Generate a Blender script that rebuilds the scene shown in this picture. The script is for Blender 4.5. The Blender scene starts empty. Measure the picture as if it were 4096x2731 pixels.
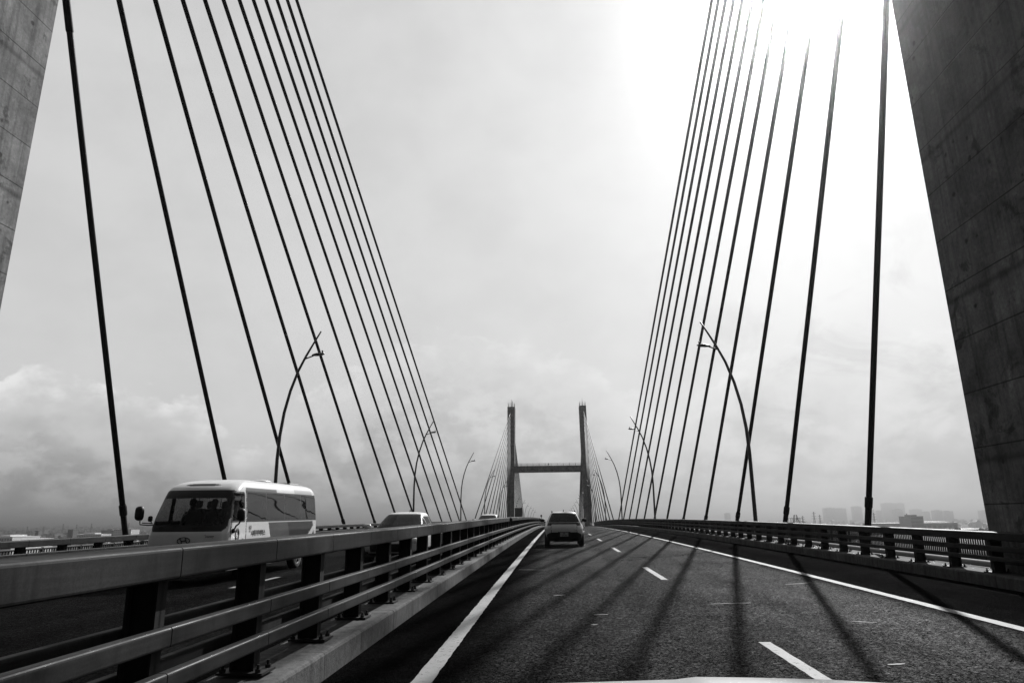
import bpy, bmesh, math, random
import numpy as np
from math import sin, cos, pi, radians, sqrt, atan2
from mathutils import Vector, Matrix

S = bpy.context.scene
C = S.collection
random.seed(7)
rng = np.random.default_rng(7)

# ------------------------------------------------------------------ camera
CAM_H = 1.592
FPX, PITCH, YAW, ROLL = 2842.5, 0.2455, 0.0586, -0.0096      # focal length in pixels of a 4096 wide frame
cp, sp, cy_, sy_ = cos(PITCH), sin(PITCH), cos(YAW), sin(YAW)
FW = Vector((-sy_*cp, cy_*cp, sp)); R0 = Vector((cy_, sy_, 0)); U0 = R0.cross(FW)
RT = cos(ROLL)*R0 + sin(ROLL)*U0; UP = cos(ROLL)*U0 - sin(ROLL)*R0
cd = bpy.data.cameras.new('camera'); cam = bpy.data.objects.new('camera', cd); C.objects.link(cam)
cam.matrix_world = Matrix(((RT.x, UP.x, -FW.x, 0), (RT.y, UP.y, -FW.y, 0), (RT.z, UP.z, -FW.z, CAM_H), (0, 0, 0, 1)))
cd.sensor_width = 36.0; cd.lens = 36.0*FPX/4096; cd.clip_start = 0.1; cd.clip_end = 80000
S.camera = cam
S.view_settings.view_transform = 'Standard'; S.view_settings.look = 'None'
S.view_settings.exposure = 1.35; S.view_settings.gamma = 1.0
S.cycles.use_denoising = True
S.cycles.max_bounces = 8; S.cycles.transparent_max_bounces = 16; S.cycles.volume_bounces = 0

def at(px, py, Y):
    """a point at distance Y ahead, seen at photo pixel (px, py)"""
    d = FW + RT*((px-2048)/FPX) - UP*((py-1365.5)/FPX)
    t = Y/d.y
    return Vector((0, 0, CAM_H)) + d*t

# ------------------------------------------------------------------ sun and sky
SUN_AZ, SUN_EL = radians(23.0), radians(37.0)               # azimuth from +Y towards +X
SUN = Vector((sin(SUN_AZ)*cos(SUN_EL), cos(SUN_AZ)*cos(SUN_EL), sin(SUN_EL)))
ld = bpy.data.lights.new('sun', 'SUN'); ld.energy = 4.2; ld.angle = radians(0.5); ld.color = (1, 1, 1)
lo = bpy.data.objects.new('sun', ld); C.objects.link(lo)
lo.rotation_euler = (-SUN).to_track_quat('-Z', 'Y').to_euler(); lo.location = (0, 0, 60)

class NT:
    """small helper that wires shader nodes"""
    def __init__(s, tree): s.t = tree
    def n(s, typ, ins=None, **kw):
        nd = s.t.nodes.new(typ)
        for k, v in kw.items(): setattr(nd, k, v)
        for k, v in (ins or {}).items():
            sock = nd.inputs[k]
            if hasattr(v, 'is_output') or isinstance(v, bpy.types.NodeSocket): s.t.links.new(v, sock)
            else: sock.default_value = v
        return nd
    def m(s, op, a, b=0.0, c=None, clamp=False):
        nd = s.t.nodes.new('ShaderNodeMath'); nd.operation = op; nd.use_clamp = clamp
        for i, v in enumerate((a, b, c)):
            if v is None: continue
            if isinstance(v, bpy.types.NodeSocket): s.t.links.new(v, nd.inputs[i])
            else: nd.inputs[i].default_value = v
        return nd.outputs[0]
    def mr(s, v, a, b, c=0.0, d=1.0, smooth=False):
        nd = s.t.nodes.new('ShaderNodeMapRange'); nd.interpolation_type = 'SMOOTHSTEP' if smooth else 'LINEAR'
        for k, x in ((0, v), (1, a), (2, b), (3, c), (4, d)):
            if isinstance(x, bpy.types.NodeSocket): s.t.links.new(x, nd.inputs[k])
            else: nd.inputs[k].default_value = x
        return nd.outputs[0]
    def noise(s, vec, scale, detail=4, rough=.55, dist=0.0):
        nd = s.n('ShaderNodeTexNoise', {'Scale': scale, 'Detail': detail, 'Roughness': rough, 'Distortion': dist})
        if vec is not None: s.t.links.new(vec, nd.inputs['Vector'])
        return nd.outputs['Fac']
    def ramp(s, fac, pts, interp='LINEAR'):
        nd = s.t.nodes.new('ShaderNodeValToRGB'); nd.color_ramp.interpolation = interp
        el = nd.color_ramp.elements
        while len(el) < len(pts): el.new(.5)
        for e, (p, v) in zip(el, pts): e.position = p; e.color = (v, v, v, 1)
        s.t.links.new(fac, nd.inputs[0]); return nd.outputs[0]
    def link(s, a, b): s.t.links.new(a, b)

def build_sky():
    w = bpy.data.worlds.new('World'); S.world = w; w.use_nodes = True
    t = w.node_tree; t.nodes.clear(); k = NT(t)
    d = k.n('ShaderNodeTexCoord').outputs['Generated']
    nv = k.n('ShaderNodeVectorMath', {0: d}, operation='NORMALIZE').outputs[0]
    xyz = k.n('ShaderNodeSeparateXYZ', {0: nv})
    az = k.m('MULTIPLY', k.m('ARCTAN2', xyz.outputs[0], xyz.outputs[1]), 180/pi)
    el = k.m('MULTIPLY', k.m('ARCSINE', xyz.outputs[2]), 180/pi)
    sky = k.n('ShaderNodeTexSky', sky_type='NISHITA')
    sky.sun_disc = False; sky.sun_elevation = SUN_EL; sky.sun_rotation = SUN_AZ
    sky.dust_density = 6.0; sky.air_density = 1.0; sky.altitude = 20
    bw = k.n('ShaderNodeRGBToBW', {0: sky.outputs[0]}).outputs[0]      # the photograph is black and white
    # thin high overcast, brighter towards the sun
    sd = k.n('ShaderNodeVectorMath', {0: nv, 1: tuple(SUN)}, operation='DOT_PRODUCT').outputs['Value']
    ang = k.m('MULTIPLY', k.m('ARCCOSINE', k.m('MINIMUM', sd, .99999)), 180/pi)
    base = k.m('MULTIPLY', k.mr(ang, 22.0, 7.0, 1.0, .62, True), k.m('MULTIPLY', k.mr(ang, 66.0, 18.0, 2.48, 2.40, True), k.mr(ang, 62.0, 112.0, 1.0, .16, True)))
    glow = k.m('MULTIPLY', k.m('EXPONENT', k.m('MULTIPLY', ang, -1/2.2)), 4.0)
    wide = k.m('MULTIPLY', k.m('EXPONENT', k.m('MULTIPLY', ang, -1/14.0)), .10)
    # clouds are drawn on the dome in a stretched azimuth / elevation space
    uv = k.n('ShaderNodeCombineXYZ', {0: k.m('MULTIPLY', az, .1), 1: k.m('MULTIPLY', el, .15), 2: k.m('MULTIPLY', xyz.outputs[1], .0)}).outputs[0]
    big = k.noise(uv, .55, 5, .55, .35)
    fine = k.noise(uv, 1.5, 9, .58, .2)
    veil = k.m('ADD', k.m('MULTIPLY', big, .6), k.m('MULTIPLY', fine, .4))
    veil = k.mr(veil, .38, .64, 1.0, .90, True)
    # cumulus banks: height of the bank top against azimuth
    a01 = k.mr(az, -50.0, 50.0)
    tops = [(-50, 8), (-43, 8), (-39.6, 8.5), (-38.4, 10.2), (-37.3, 11.2), (-35.3, 10.3), (-32.9, 9.2), (-31.2, 9.6), (-28.5, 9.2),
            (-26, 7.5), (-24, 5.5), (-21.8, 6.0), (-19.9, 9.8), (-16, 11.6), (-11.8, 14.0), (-7.9, 14.6), (-3.2, 14.2), (0, 13.2),
            (3.9, 11.4), (6.0, 9.8), (8.5, 8.8), (12, 9.5), (16, 13), (20, 12.5), (24, 11), (28, 13.5), (32, 12), (40, 10), (50, 9)]
    et = k.m('MULTIPLY', k.ramp(a01, [((a+50)/100, v/20) for a, v in tops]), 20.0)
    lump = k.noise(uv, 3.2, 12, .64, .1)
    h = k.m('SUBTRACT', k.m('ADD', et, k.m('MULTIPLY', k.m('SUBTRACT', lump, .5), 6.5)), el)     # >0 inside a bank
    edge = k.mr(h, -.1, .3, 0, 1, True)
    rim = k.m('MULTIPLY', edge, k.mr(h, .3, 3.2, 1, 0, True))
    body = k.m('MULTIPLY', edge, k.mr(h, 1.0, 7.0, 0, 1, True))
    # cloud towers inside the bank
    puff = k.mr(k.noise(uv, 2.6, 12, .64, .08), .40, .62, 0, 1, True)
    side = k.mr(az, -28, 12, 1.0, .6, True)
    shade = k.m('ADD', k.m('MULTIPLY', rim, k.m('MULTIPLY', puff, k.mr(az, -28, -12, .36, .12, True))),
                k.m('MULTIPLY', body, k.m('MULTIPLY', side, k.m('ADD', k.m('MULTIPLY', puff, .34), -.36))))
    # loose dark wisps low on the right
    wm = k.m('MULTIPLY', k.mr(az, 6, 20, 0, 1, True), k.m('MULTIPLY', k.mr(el, 24, 15, 0, 1, True), k.mr(el, 2, 8, 0, 1, True)))
    wisp = k.m('MULTIPLY', wm, k.m('MULTIPLY', k.mr(k.noise(uv, 1.35, 8, .6, .8), .47, .66, 0, 1, True), -.22))
    # milky band of haze above the horizon
    hz = k.m('MULTIPLY', k.mr(el, 7.5, 0, 0, 1, True), k.mr(az, -45, 25, -.26, -.16, True))
    tot = k.m('MULTIPLY', k.m('ADD', k.m('ADD', base, wide), 0), veil)
    tot = k.m('MULTIPLY', tot, k.m('ADD', 1.0, k.m('ADD', shade, k.m('ADD', wisp, hz))))
    tot = k.m('ADD', k.m('ADD', tot, glow), k.m('MULTIPLY', bw, .03))
    bg = k.n('ShaderNodeBackground', {'Color': tot, 'Strength': .1})
    out = k.n('ShaderNodeOutputWorld'); k.link(bg.outputs[0], out.inputs[0])
build_sky()

# ------------------------------------------------------------------ materials
def new_mat(name):
    m = bpy.data.materials.new(name); m.use_nodes = True
    k = NT(m.node_tree); b = m.node_tree.nodes['Principled BSDF']
    return m, k, b
def g(v): return (v, v, v, 1)
def plain(name, v, rough=.5, metal=0.0, var=.15, scale=6.0, bump=0.0, bscale=40.0, spec=.5, coat=0.0):
    m, k, b = new_mat(name)
    tc = k.n('ShaderNodeTexCoord').outputs['Object']
    f = k.noise(tc, scale, 6, .6)
    col = k.mr(f, .3, .7, v*(1-var), v*(1+var))
    k.link(col, b.inputs['Base Color'])
    b.inputs['Roughness'].default_value = rough; b.inputs['Metallic'].default_value = metal
    b.inputs['Specular IOR Level'].default_value = spec; b.inputs['Coat Weight'].default_value = coat
    if bump:
        bn = k.n('ShaderNodeBump', {'Strength': bump, 'Distance': .01, 'Height': k.noise(tc, bscale, 5, .65)})
        k.link(bn.outputs[0], b.inputs['Normal'])
    return m

def mat_asphalt():
    m, k, b = new_mat('asphalt')
    tc = k.n('ShaderNodeTexCoord').outputs['Object']
    x = k.n('ShaderNodeSeparateXYZ', {0: tc})
    agg = k.n('ShaderNodeTexVoronoi', {'Vector': tc, 'Scale': 75.0, 'Randomness': 1.0})
    v1 = k.mr(agg.outputs['Color'], 0, 1, .35, 1.7)
    stone = k.mr(k.noise(tc, 26, 5, .75), .36, .66, .3, 1.8)
    patch = k.m('MULTIPLY', k.mr(k.noise(tc, .28, 6, .6), .3, .7, .62, 1.4), k.mr(k.noise(tc, 2.6, 4, .6), .3, .7, .8, 1.2))
    st = k.n('ShaderNodeVectorMath', {0: tc, 1: (1.6, .05, 1)}, operation='MULTIPLY').outputs[0]
    wt = k.m('COSINE', k.m('MULTIPLY', k.m('SUBTRACT', x.outputs[0], .15), 2*pi/1.83))
    streak = k.m('MULTIPLY', k.mr(k.noise(st, 1.0, 4, .6), .35, .65, .78, 1.25), k.m('ADD', 1.0, k.m('MULTIPLY', wt, -.14)))
    agg2 = k.n('ShaderNodeTexVoronoi', {'Vector': tc, 'Scale': 30.0, 'Randomness': 1.0})
    glint = k.m('MULTIPLY', k.m('ADD', k.m('MULTIPLY', k.m('POWER', agg.outputs['Color'], 4.0), 4.2), k.m('MULTIPLY', k.m('POWER', agg2.outputs['Color'], 6.0), 4.6)), k.m('MULTIPLY', patch, streak))
    col = k.m('MULTIPLY', k.m('MULTIPLY', v1, stone), k.m('MULTIPLY', k.m('MULTIPLY', patch, streak), .0021))
    # traffic polishes the running lanes, the shoulders stay rough
    lane = k.m('MULTIPLY', k.mr(x.outputs[0], -1.3, -.2, 0, 1, True), k.mr(x.outputs[0], 6.4, 5.6, 0, 1, True))
    lane2 = k.m('MULTIPLY', k.mr(x.outputs[0], -11.4, -10.6, 0, 1, True), k.mr(x.outputs[0], -4.0, -4.8, 0, 1, True))
    lane = k.m('MAXIMUM', lane, k.m('MULTIPLY', lane2, .6))
    k.link(col, b.inputs['Base Color'])
    k.link(k.m('ADD', k.mr(lane, 0, 1, .9, .5), k.m('MULTIPLY', k.m('SUBTRACT', stone, 1), .06)), b.inputs['Roughness'])
    k.link(k.m('MULTIPLY', k.mr(lane, 0, 1, .0008, .0068), glint), b.inputs['Specular IOR Level'])
    hgt = k.m('ADD', k.m('MULTIPLY', agg.outputs['Distance'], .6), k.m('MULTIPLY', k.noise(tc, 70, 4, .7), .6))
    bn = k.n('ShaderNodeBump', {'Strength': 1.0, 'Distance': .02, 'Height': hgt})
    k.link(bn.outputs[0], b.inputs['Normal'])
    return m

def mat_paint():
    m, k, b = new_mat('road_paint')
    tc = k.n('ShaderNodeTexCoord').outputs['Object']
    wear = k.noise(tc, 16, 8, .7); dirt = k.noise(tc, 1.6, 6, .6)
    fac = k.m('MAXIMUM', k.mr(wear, .57, .64, 0, 1, True), k.mr(k.noise(tc, 90, 3, .8), .60, .68, 0, .7, True))
    white = k.mr(dirt, .3, .7, .085, .13)
    k.link(k.n('ShaderNodeMix', {0: fac, 2: white, 3: .015}, data_type='FLOAT').outputs[0], b.inputs['Base Color'])
    b.inputs['Roughness'].default_value = .75; b.inputs['Specular IOR Level'].default_value = .2
    bn = k.n('ShaderNodeBump', {'Strength': .4, 'Distance': .006, 'Height': k.noise(tc, 70, 4, .7)})
    k.link(bn.outputs[0], b.inputs['Normal'])
    return m

def mat_concrete(name, v, joints=None, blotch=.5, rough=.85, fwd=1.0):
    """joints = (vertical spacing of the lift joints, list of Y positions of upright board joints)"""
    m, k, b = new_mat(name)
    tc = k.n('ShaderNodeTexCoord').outputs['Object']
    xyz = k.n('ShaderNodeSeparateXYZ', {0: tc})
    cloud = k.mr(k.noise(tc, .9, 8, .65, .3), .3, .7, .5, 1.45)
    grain = k.mr(k.noise(tc, 11, 9, .75), .28, .72, .62, 1.38)
    st = k.n('ShaderNodeVectorMath', {0: tc, 1: (5, 5, .25)}, operation='MULTIPLY').outputs[0]
    run = k.mr(k.noise(st, 1.2, 6, .65), .42, .72, 1.0, .5, True)
    col = k.m('MULTIPLY', k.m('MULTIPLY', cloud, grain), k.m('MULTIPLY', run, v))
    spots = k.n('ShaderNodeTexVoronoi', {'Vector': tc, 'Scale': 1.7, 'Randomness': 1.0})
    sp_ = k.mr(k.m('ADD', spots.outputs['Distance'], k.m('MULTIPLY', k.noise(tc, 6, 5, .6), .3)), .16, .26, 1-blotch, 1.0, True)
    pores = k.n('ShaderNodeTexVoronoi', {'Vector': tc, 'Scale': 7.0, 'Randomness': 1.0})
    po = k.mr(k.m('ADD', pores.outputs['Distance'], k.m('MULTIPLY', k.noise(tc, 9, 4, .6), .15)), .13, .18, 1-blotch*.7, 1.0, True)
    col = k.m('MULTIPLY', col, k.m('MULTIPLY', sp_, po))
    if joints:
        ble = k.mr(k.noise(tc, 1.15, 9, .68, .5), .55, .63, 1.0, .42, True)
        pale = k.mr(k.noise(tc, 1.7, 7, .62, .2), .60, .68, 1.0, 1.35, True)
        holes = k.n('ShaderNodeTexVoronoi', {'Vector': tc, 'Scale': 1.25, 'Randomness': .95})
        ho = k.mr(k.m('ADD', holes.outputs['Distance'], k.m('MULTIPLY', k.noise(tc, 8, 4, .6), .10)), .12, .17, .22, 1.0, True)
        col = k.m('MULTIPLY', col, k.m('MULTIPLY', ho, k.m('MULTIPLY', ble, pale)))
    else:
        fj = k.m('ABSOLUTE', k.m('SUBTRACT', k.m('FRACT', k.m('ADD', k.m('DIVIDE', xyz.outputs[1], 1.37), k.m('MULTIPLY', k.noise(tc, 3, 4, .6), .05))), .5))
        col = k.m('MULTIPLY', col, k.mr(fj, .004, .011, .35, 1.0, True))
    hgt = k.noise(tc, 25, 6, .65)
    if joints:
        dz, ys = joints
        fz = k.m('ABSOLUTE', k.m('SUBTRACT', k.m('FRACT', k.m('DIVIDE', xyz.outputs[2], dz)), .5))
        gro = k.mr(fz, .008, .016, .3, 1.0, True)
        fz2 = k.m('ABSOLUTE', k.m('SUBTRACT', k.m('FRACT', k.m('DIVIDE', xyz.outputs[2], dz*3)), .42))
        gro = k.m('MULTIPLY', gro, k.mr(k.m('ADD', fz2, k.m('MULTIPLY', k.noise(tc, 2.2, 5, .6), .03)), .012, .05, .5, 1.0, True))
        for y0 in ys:
            fy = k.m('ABSOLUTE', k.m('SUBTRACT', xyz.outputs[1], y0))
            gro = k.m('MULTIPLY', gro, k.mr(fy, .012, .028, .42, 1.0, True))
        # formwork boards and tie holes
        pan = k.n('ShaderNodeTexVoronoi', {'Vector': tc, 'Scale': .8, 'Randomness': .2})
        col = k.m('MULTIPLY', k.m('MULTIPLY', col, gro), k.mr(pan.outputs['Color'], 0, 1, .82, 1.14))
        hgt = k.m('ADD', k.m('MULTIPLY', hgt, .6), k.m('MULTIPLY', gro, .8))
    k.link(col, b.inputs['Base Color'])
    b.inputs['Roughness'].default_value = rough; b.inputs['Specular IOR Level'].default_value = .06
    bn = k.n('ShaderNodeBump', {'Strength': .55, 'Distance': .015, 'Height': hgt})
    k.link(bn.outputs[0], b.inputs['Normal'])
    return m

def mat_rail(v=.085):
    m, k, b = new_mat('galvanised_steel')
    tc = k.n('ShaderNodeTexCoord').outputs['Object']
    st = k.n('ShaderNodeVectorMath', {0: tc, 1: (16, .45, 16)}, operation='MULTIPLY').outputs[0]
    brush = k.mr(k.noise(st, 2.0, 7, .7), .3, .7, .66, 1.34)
    bay = k.n('ShaderNodeTexWhiteNoise', {'W': k.m('FLOOR', k.m('DIVIDE', k.n('ShaderNodeSeparateXYZ', {0: tc}).outputs[1], 1.66))}, noise_dimensions='1D').outputs['Value']
    up = k.n('ShaderNodeVectorMath', {0: tc, 1: (6, 6, .6)}, operation='MULTIPLY').outputs[0]
    run = k.mr(k.noise(up, 1.5, 5, .65), .46, .72, 1.0, .5, True)
    grain = k.mr(k.noise(tc, 75, 4, .75), .3, .7, .62, 1.38)
    cloud = k.mr(k.noise(tc, 1.8, 6, .6), .3, .7, .68, 1.32)
    col = k.m('MULTIPLY', k.m('MULTIPLY', brush, run), k.m('MULTIPLY', k.m('MULTIPLY', cloud, grain), k.m('MULTIPLY', k.mr(bay, 0, 1, .9, 1.1), v)))
    k.link(col, b.inputs['Base Color'])
    b.inputs['Metallic'].default_value = .0
    k.link(k.mr(cloud, .8, 1.2, .5, .7), b.inputs['Roughness'])
    b.inputs['Specular IOR Level'].default_value = .07
    return m

def mat_paintcar(name, v, rough=.28):
    m, k, b = new_mat(name)
    tc = k.n('ShaderNodeTexCoord').outputs['Object']
    z = k.n('ShaderNodeSeparateXYZ', {0: tc}).outputs[2]
    dust = k.m('MULTIPLY', k.mr(k.noise(tc, 5, 6, .65), .35, .7, 0, 1), k.mr(z, 1.2, .3, .1, .5))
    col = k.n('ShaderNodeMix', {0: dust, 2: v, 3: v*.55}, data_type='FLOAT').outputs[0]
    k.link(col, b.inputs['Base Color'])
    k.link(k.m('ADD', k.m('MULTIPLY', dust, .3), rough), b.inputs['Roughness'])
    b.inputs['Coat Weight'].default_value = .12; b.inputs['Coat Roughness'].default_value = .06
    b.inputs['Specular IOR Level'].default_value = .3
    # dark trim on the inside of the shell
    geo = k.n('ShaderNodeNewGeometry')
    inn = k.n('ShaderNodeBsdfDiffuse', {'Color': g(.012)})
    mx = k.n('ShaderNodeMixShader', {0: geo.outputs['Backfacing'], 1: b.outputs[0], 2: inn.outputs[0]})
    out = [n for n in k.t.nodes if n.type == 'OUTPUT_MATERIAL'][0]
    k.link(mx.outputs[0], out.inputs[0])
    return m

def mat_glass(name, tint=.45, refl=1.0, wave=0.0, dark=.006, see=.6):
    """tinted pane: see-through share, mirror share by angle"""
    m, k, b = new_mat(name)
    tc = k.n('ShaderNodeTexCoord').outputs['Object']
    tr = k.n('ShaderNodeBsdfTransparent', {'Color': g(tint)})
    di = k.n('ShaderNodeBsdfDiffuse', {'Color': g(dark)})
    mx = k.n('ShaderNodeMixShader', {0: see, 1: di.outputs[0], 2: tr.outputs[0]})
    gl = k.n('ShaderNodeBsdfGlossy', {'Color': g(.9), 'Roughness': .015})
    fr = k.n('ShaderNodeFresnel', {'IOR': 1.5})
    if wave:
        st = k.n('ShaderNodeVectorMath', {0: tc, 1: (1, 1.0, .8)}, operation='MULTIPLY').outputs[0]
        bn = k.n('ShaderNodeBump', {'Strength': wave, 'Distance': .06, 'Height': k.noise(st, 1.3, 1, .4, .4)})
        k.link(bn.outputs[0], gl.inputs['Normal']); k.link(bn.outputs[0], fr.inputs['Normal'])
    m2 = k.n('ShaderNodeMixShader', {0: k.m('MULTIPLY', fr.outputs[0], refl, clamp=True), 1: mx.outputs[0], 2: gl.outputs[0]})
    out = [n for n in k.t.nodes if n.type == 'OUTPUT_MATERIAL'][0]
    k.link(m2.outputs[0], out.inputs[0])
    return m

M = {
    'asphalt': mat_asphalt(), 'paint': mat_paint(),
    'kerb': mat_concrete('kerb_concrete', .052, None, .45),
    'tower': mat_concrete('tower_concrete', .115, (1.25, [16.72, 15.35, 13.6]), .75),
    'deck': mat_concrete('deck_concrete', .08, None, .4),
    'rail': mat_rail(.0115), 'steel': plain('dark_steel', .011, .6, 0, .3, 9, spec=.1),
    'cable': plain('black_sheath', .008, .6, 0, .2, 3, spec=.04), 'pole': plain('lamp_pole_paint', .015, .45, .2, .2, 3),
    'lens': plain('lamp_lens', .12, .2), 'pipe': plain('grey_pipe', .14, .45, 0, .15),
    'white': mat_paintcar('white_paint', .36), 'bonnet': mat_paintcar('bonnet_paint', .15), 'grey': mat_paintcar('grey_livery', .045), 'dark': mat_paintcar('dark_livery', .014),
    'light': mat_paintcar('light_livery', .22), 'silver': mat_paintcar('silver_paint', .31),
    'plastic': plain('black_plastic', .005, .55, 0, .2, 8, .2, 90, spec=.2), 'rubber': plain('tyre_rubber', .010, .8, 0, .2, 8, .4, 60),
    'rim': plain('alloy', .10, .35, .6), 'trim': plain('cabin_trim', .010, .8), 'cloth': plain('seat_cloth', .016, .9, 0, .25, 20),
    'skin': plain('skin', .10, .6, 0, .1), 'shirt': plain('shirt', .03, .9, 0, .15, 14), 'hair': plain('hair', .008, .6),
    'glass': mat_glass('clear_windscreen', .85, .22, see=.95), 'sideglass': mat_glass('clear_side_glass', .8, .8, see=.95), 'tint': mat_glass('tinted_window', .30, .78, .03, .006, .30),
    'cartint': mat_glass('car_glass', .25, .32, .05, .004, .22), 'tail': plain('tail_lamp', .005, .25, 0, .1, spec=.15),
    'plate': plain('plate_paint', .17, .5, 0, .08), 'ink': plain('black_ink', .008, .6), 'sheen': plain('chrome', .22, .2, .9, .1),
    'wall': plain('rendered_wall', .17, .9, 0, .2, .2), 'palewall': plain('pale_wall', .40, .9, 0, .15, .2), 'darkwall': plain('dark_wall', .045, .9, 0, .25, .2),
    'roof': plain('roof_sheet', .10, .8, 0, .3, .1), 'paleroof': plain('pale_roof', .42, .7, 0, .15, .1), 'pane': plain('dark_window', .02, .3),
    'leaf': plain('foliage', .030, .9, 0, .5, .15), 'bark': plain('bark', .03, .9), 'lattice': plain('lattice_steel', .05, .7),
}

# ------------------------------------------------------------------ mesh helpers
class MB:
    def __init__(s): s.v = []; s.f = []
    def add(s, verts, faces):
        o = len(s.v); s.v += [tuple(p) for p in verts]; s.f += [tuple(i+o for i in f) for f in faces]; return s
    def box(s, x0, x1, y0, y1, z0, z1, M4=None):
        P = [(x, y, z) for z in (z0, z1) for y in (y0, y1) for x in (x0, x1)]
        if M4 is not None: P = [tuple(M4 @ Vector(p)) for p in P]
        return s.add(P, [(0, 2, 3, 1), (4, 5, 7, 6), (0, 1, 5, 4), (2, 6, 7, 3), (0, 4, 6, 2), (1, 3, 7, 5)])
    def tube(s, pts, r, n=8, cap=True, up=None):
        pts = [Vector(p) for p in pts]; k = len(pts)
        rs = r if isinstance(r, (list, tuple)) else [r]*k
        t0 = (pts[1]-pts[0]).normalized()
        a = Vector((0, 0, 1)) if abs(t0.z) < .9 else Vector((1, 0, 0))
        nx = t0.cross(a).normalized()
        V = []
        for i, p in enumerate(pts):
            t = (pts[min(i+1, k-1)]-pts[max(i-1, 0)]).normalized()
            nx = (nx - t*nx.dot(t)).normalized(); ny = t.cross(nx)
            V += [p + (nx*cos(2*pi*j/n) + ny*sin(2*pi*j/n))*rs[i] for j in range(n)]
        F = []
        for i in range(k-1):
            for j in range(n):
                F.append((i*n+j, i*n+(j+1) % n, (i+1)*n+(j+1) % n, (i+1)*n+j))
        if cap: F += [tuple(range(n-1, -1, -1)), tuple(range((k-1)*n, k*n))]
        return s.add(V, F)
    def ring_stack(s, rings, cap0=True, cap1=True):
        n = len(rings[0]); V = [p for r in rings for p in r]; F = []
        for i in range(len(rings)-1):
            for j in range(n): F.append((i*n+j, i*n+(j+1) % n, (i+1)*n+(j+1) % n, (i+1)*n+j))
        if cap0: F.append(tuple(range(n-1, -1, -1)))
        if cap1: F.append(tuple(range((len(rings)-1)*n, len(rings)*n)))
        return s.add(V, F)
    def ball(s, c, rx, ry, rz, n=12, m=8):
        rings = []
        for i in range(1, m):
            a = -pi/2 + pi*i/m
            rings.append([(c[0]+rx*cos(a)*cos(2*pi*j/n), c[1]+ry*cos(a)*sin(2*pi*j/n), c[2]+rz*sin(a)) for j in range(n)])
        return s.ring_stack(rings)
    def build(s, name, mat, parent=None, smooth=False, loc=None):
        me = bpy.data.meshes.new(name); me.from_pydata(s.v, [], s.f); me.update()
        bm = bmesh.new(); bm.from_mesh(me); bmesh.ops.recalc_face_normals(bm, faces=bm.faces); bm.to_mesh(me); bm.free()
        if smooth:
            me.polygons.foreach_set('use_smooth', [True]*len(me.polygons))
        o = bpy.data.objects.new(name, me); C.objects.link(o)
        me.materials.append(M[mat] if isinstance(mat, str) else mat)
        if parent is not None: o.parent = parent
        if loc is not None: o.location = loc
        return o

def tag(o, label=None, cat=None, group=None, kind=None):
    if label: o['label'] = label
    if cat: o['category'] = cat
    if group: o['group'] = group
    if kind: o['kind'] = kind
    return o
def thing(name, label, cat, loc=(0, 0, 0), rotz=0.0, group=None):
    o = bpy.data.objects.new(name, None); C.objects.link(o); o.empty_display_size = .2
    o.location = loc; o.rotation_euler = (0, 0, rotz)
    return tag(o, label, cat, group)
def kids(o): return [c for c in KIDS.get(o.name, [])]
def copy_tree(o, parent=None):
    c = o.copy(); C.objects.link(c); c.parent = parent
    for ch in list(o.children): copy_tree(ch, c)
    return c
ORD = ['first', 'second', 'third', 'fourth', 'fifth', 'sixth', 'seventh', 'eighth', 'ninth', 'tenth', 'eleventh', 'twelfth']

# ------------------------------------------------------------------ bridge profile
def deck(y):
    if y > 181: return deck(181) - .015*(y-181)
    return .012084*y - 7.469e-5*y*y
def fall(x):                                  # crossfall of the far carriageway
    return -.016*max(0.0, -3.0-x)
ML, MR = -3.02, -2.335                        # median kerb faces
KR, KL = 8.86, -13.95                         # outer kerb faces
EDGE_R, EDGE_L = 12.6, -17.7
YS = [-40+4*i for i in range(56)] + [190+10*i for i in range(40)]

def strip(name, mat, x0, x1, dz0, dz1, ys, kind='structure', nx=1, thick=None):
    mb = MB(); V = []; F = []
    xs = [x0+(x1-x0)*i/nx for i in range(nx+1)]
    for y in ys:
        for i, x in enumerate(xs): V.append((x, y, deck(y)+fall(x)+dz0+(dz1-dz0)*i/nx))
    w = nx+1
    for j in range(len(ys)-1):
        for i in range(nx): F.append((j*w+i, j*w+i+1, (j+1)*w+i+1, (j+1)*w+i))
    mb.add(V, F)
    o = mb.build(name, mat); tag(o, kind=kind); return o

strip('road', 'asphalt', MR+.02, KR-.02, 0, 0, YS)
strip('road', 'asphalt', KL+.02, ML-.02, 0, 0, YS)
# the deck box below
mb = MB(); rings = []
for y in YS:
    z = deck(y)
    rings.append([(EDGE_L, y, z-.40), (EDGE_R, y, z-.10), (EDGE_R, y, z-.7), (7.5, y, z-2.2), (6, y, z-4.2), (-11, y, z-4.2), (-13, y, z-2.2), (EDGE_L, y, z-.8)])
mb.ring_stack(rings); tag(mb.build('bridge_deck', 'deck'), kind='structure')

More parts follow.
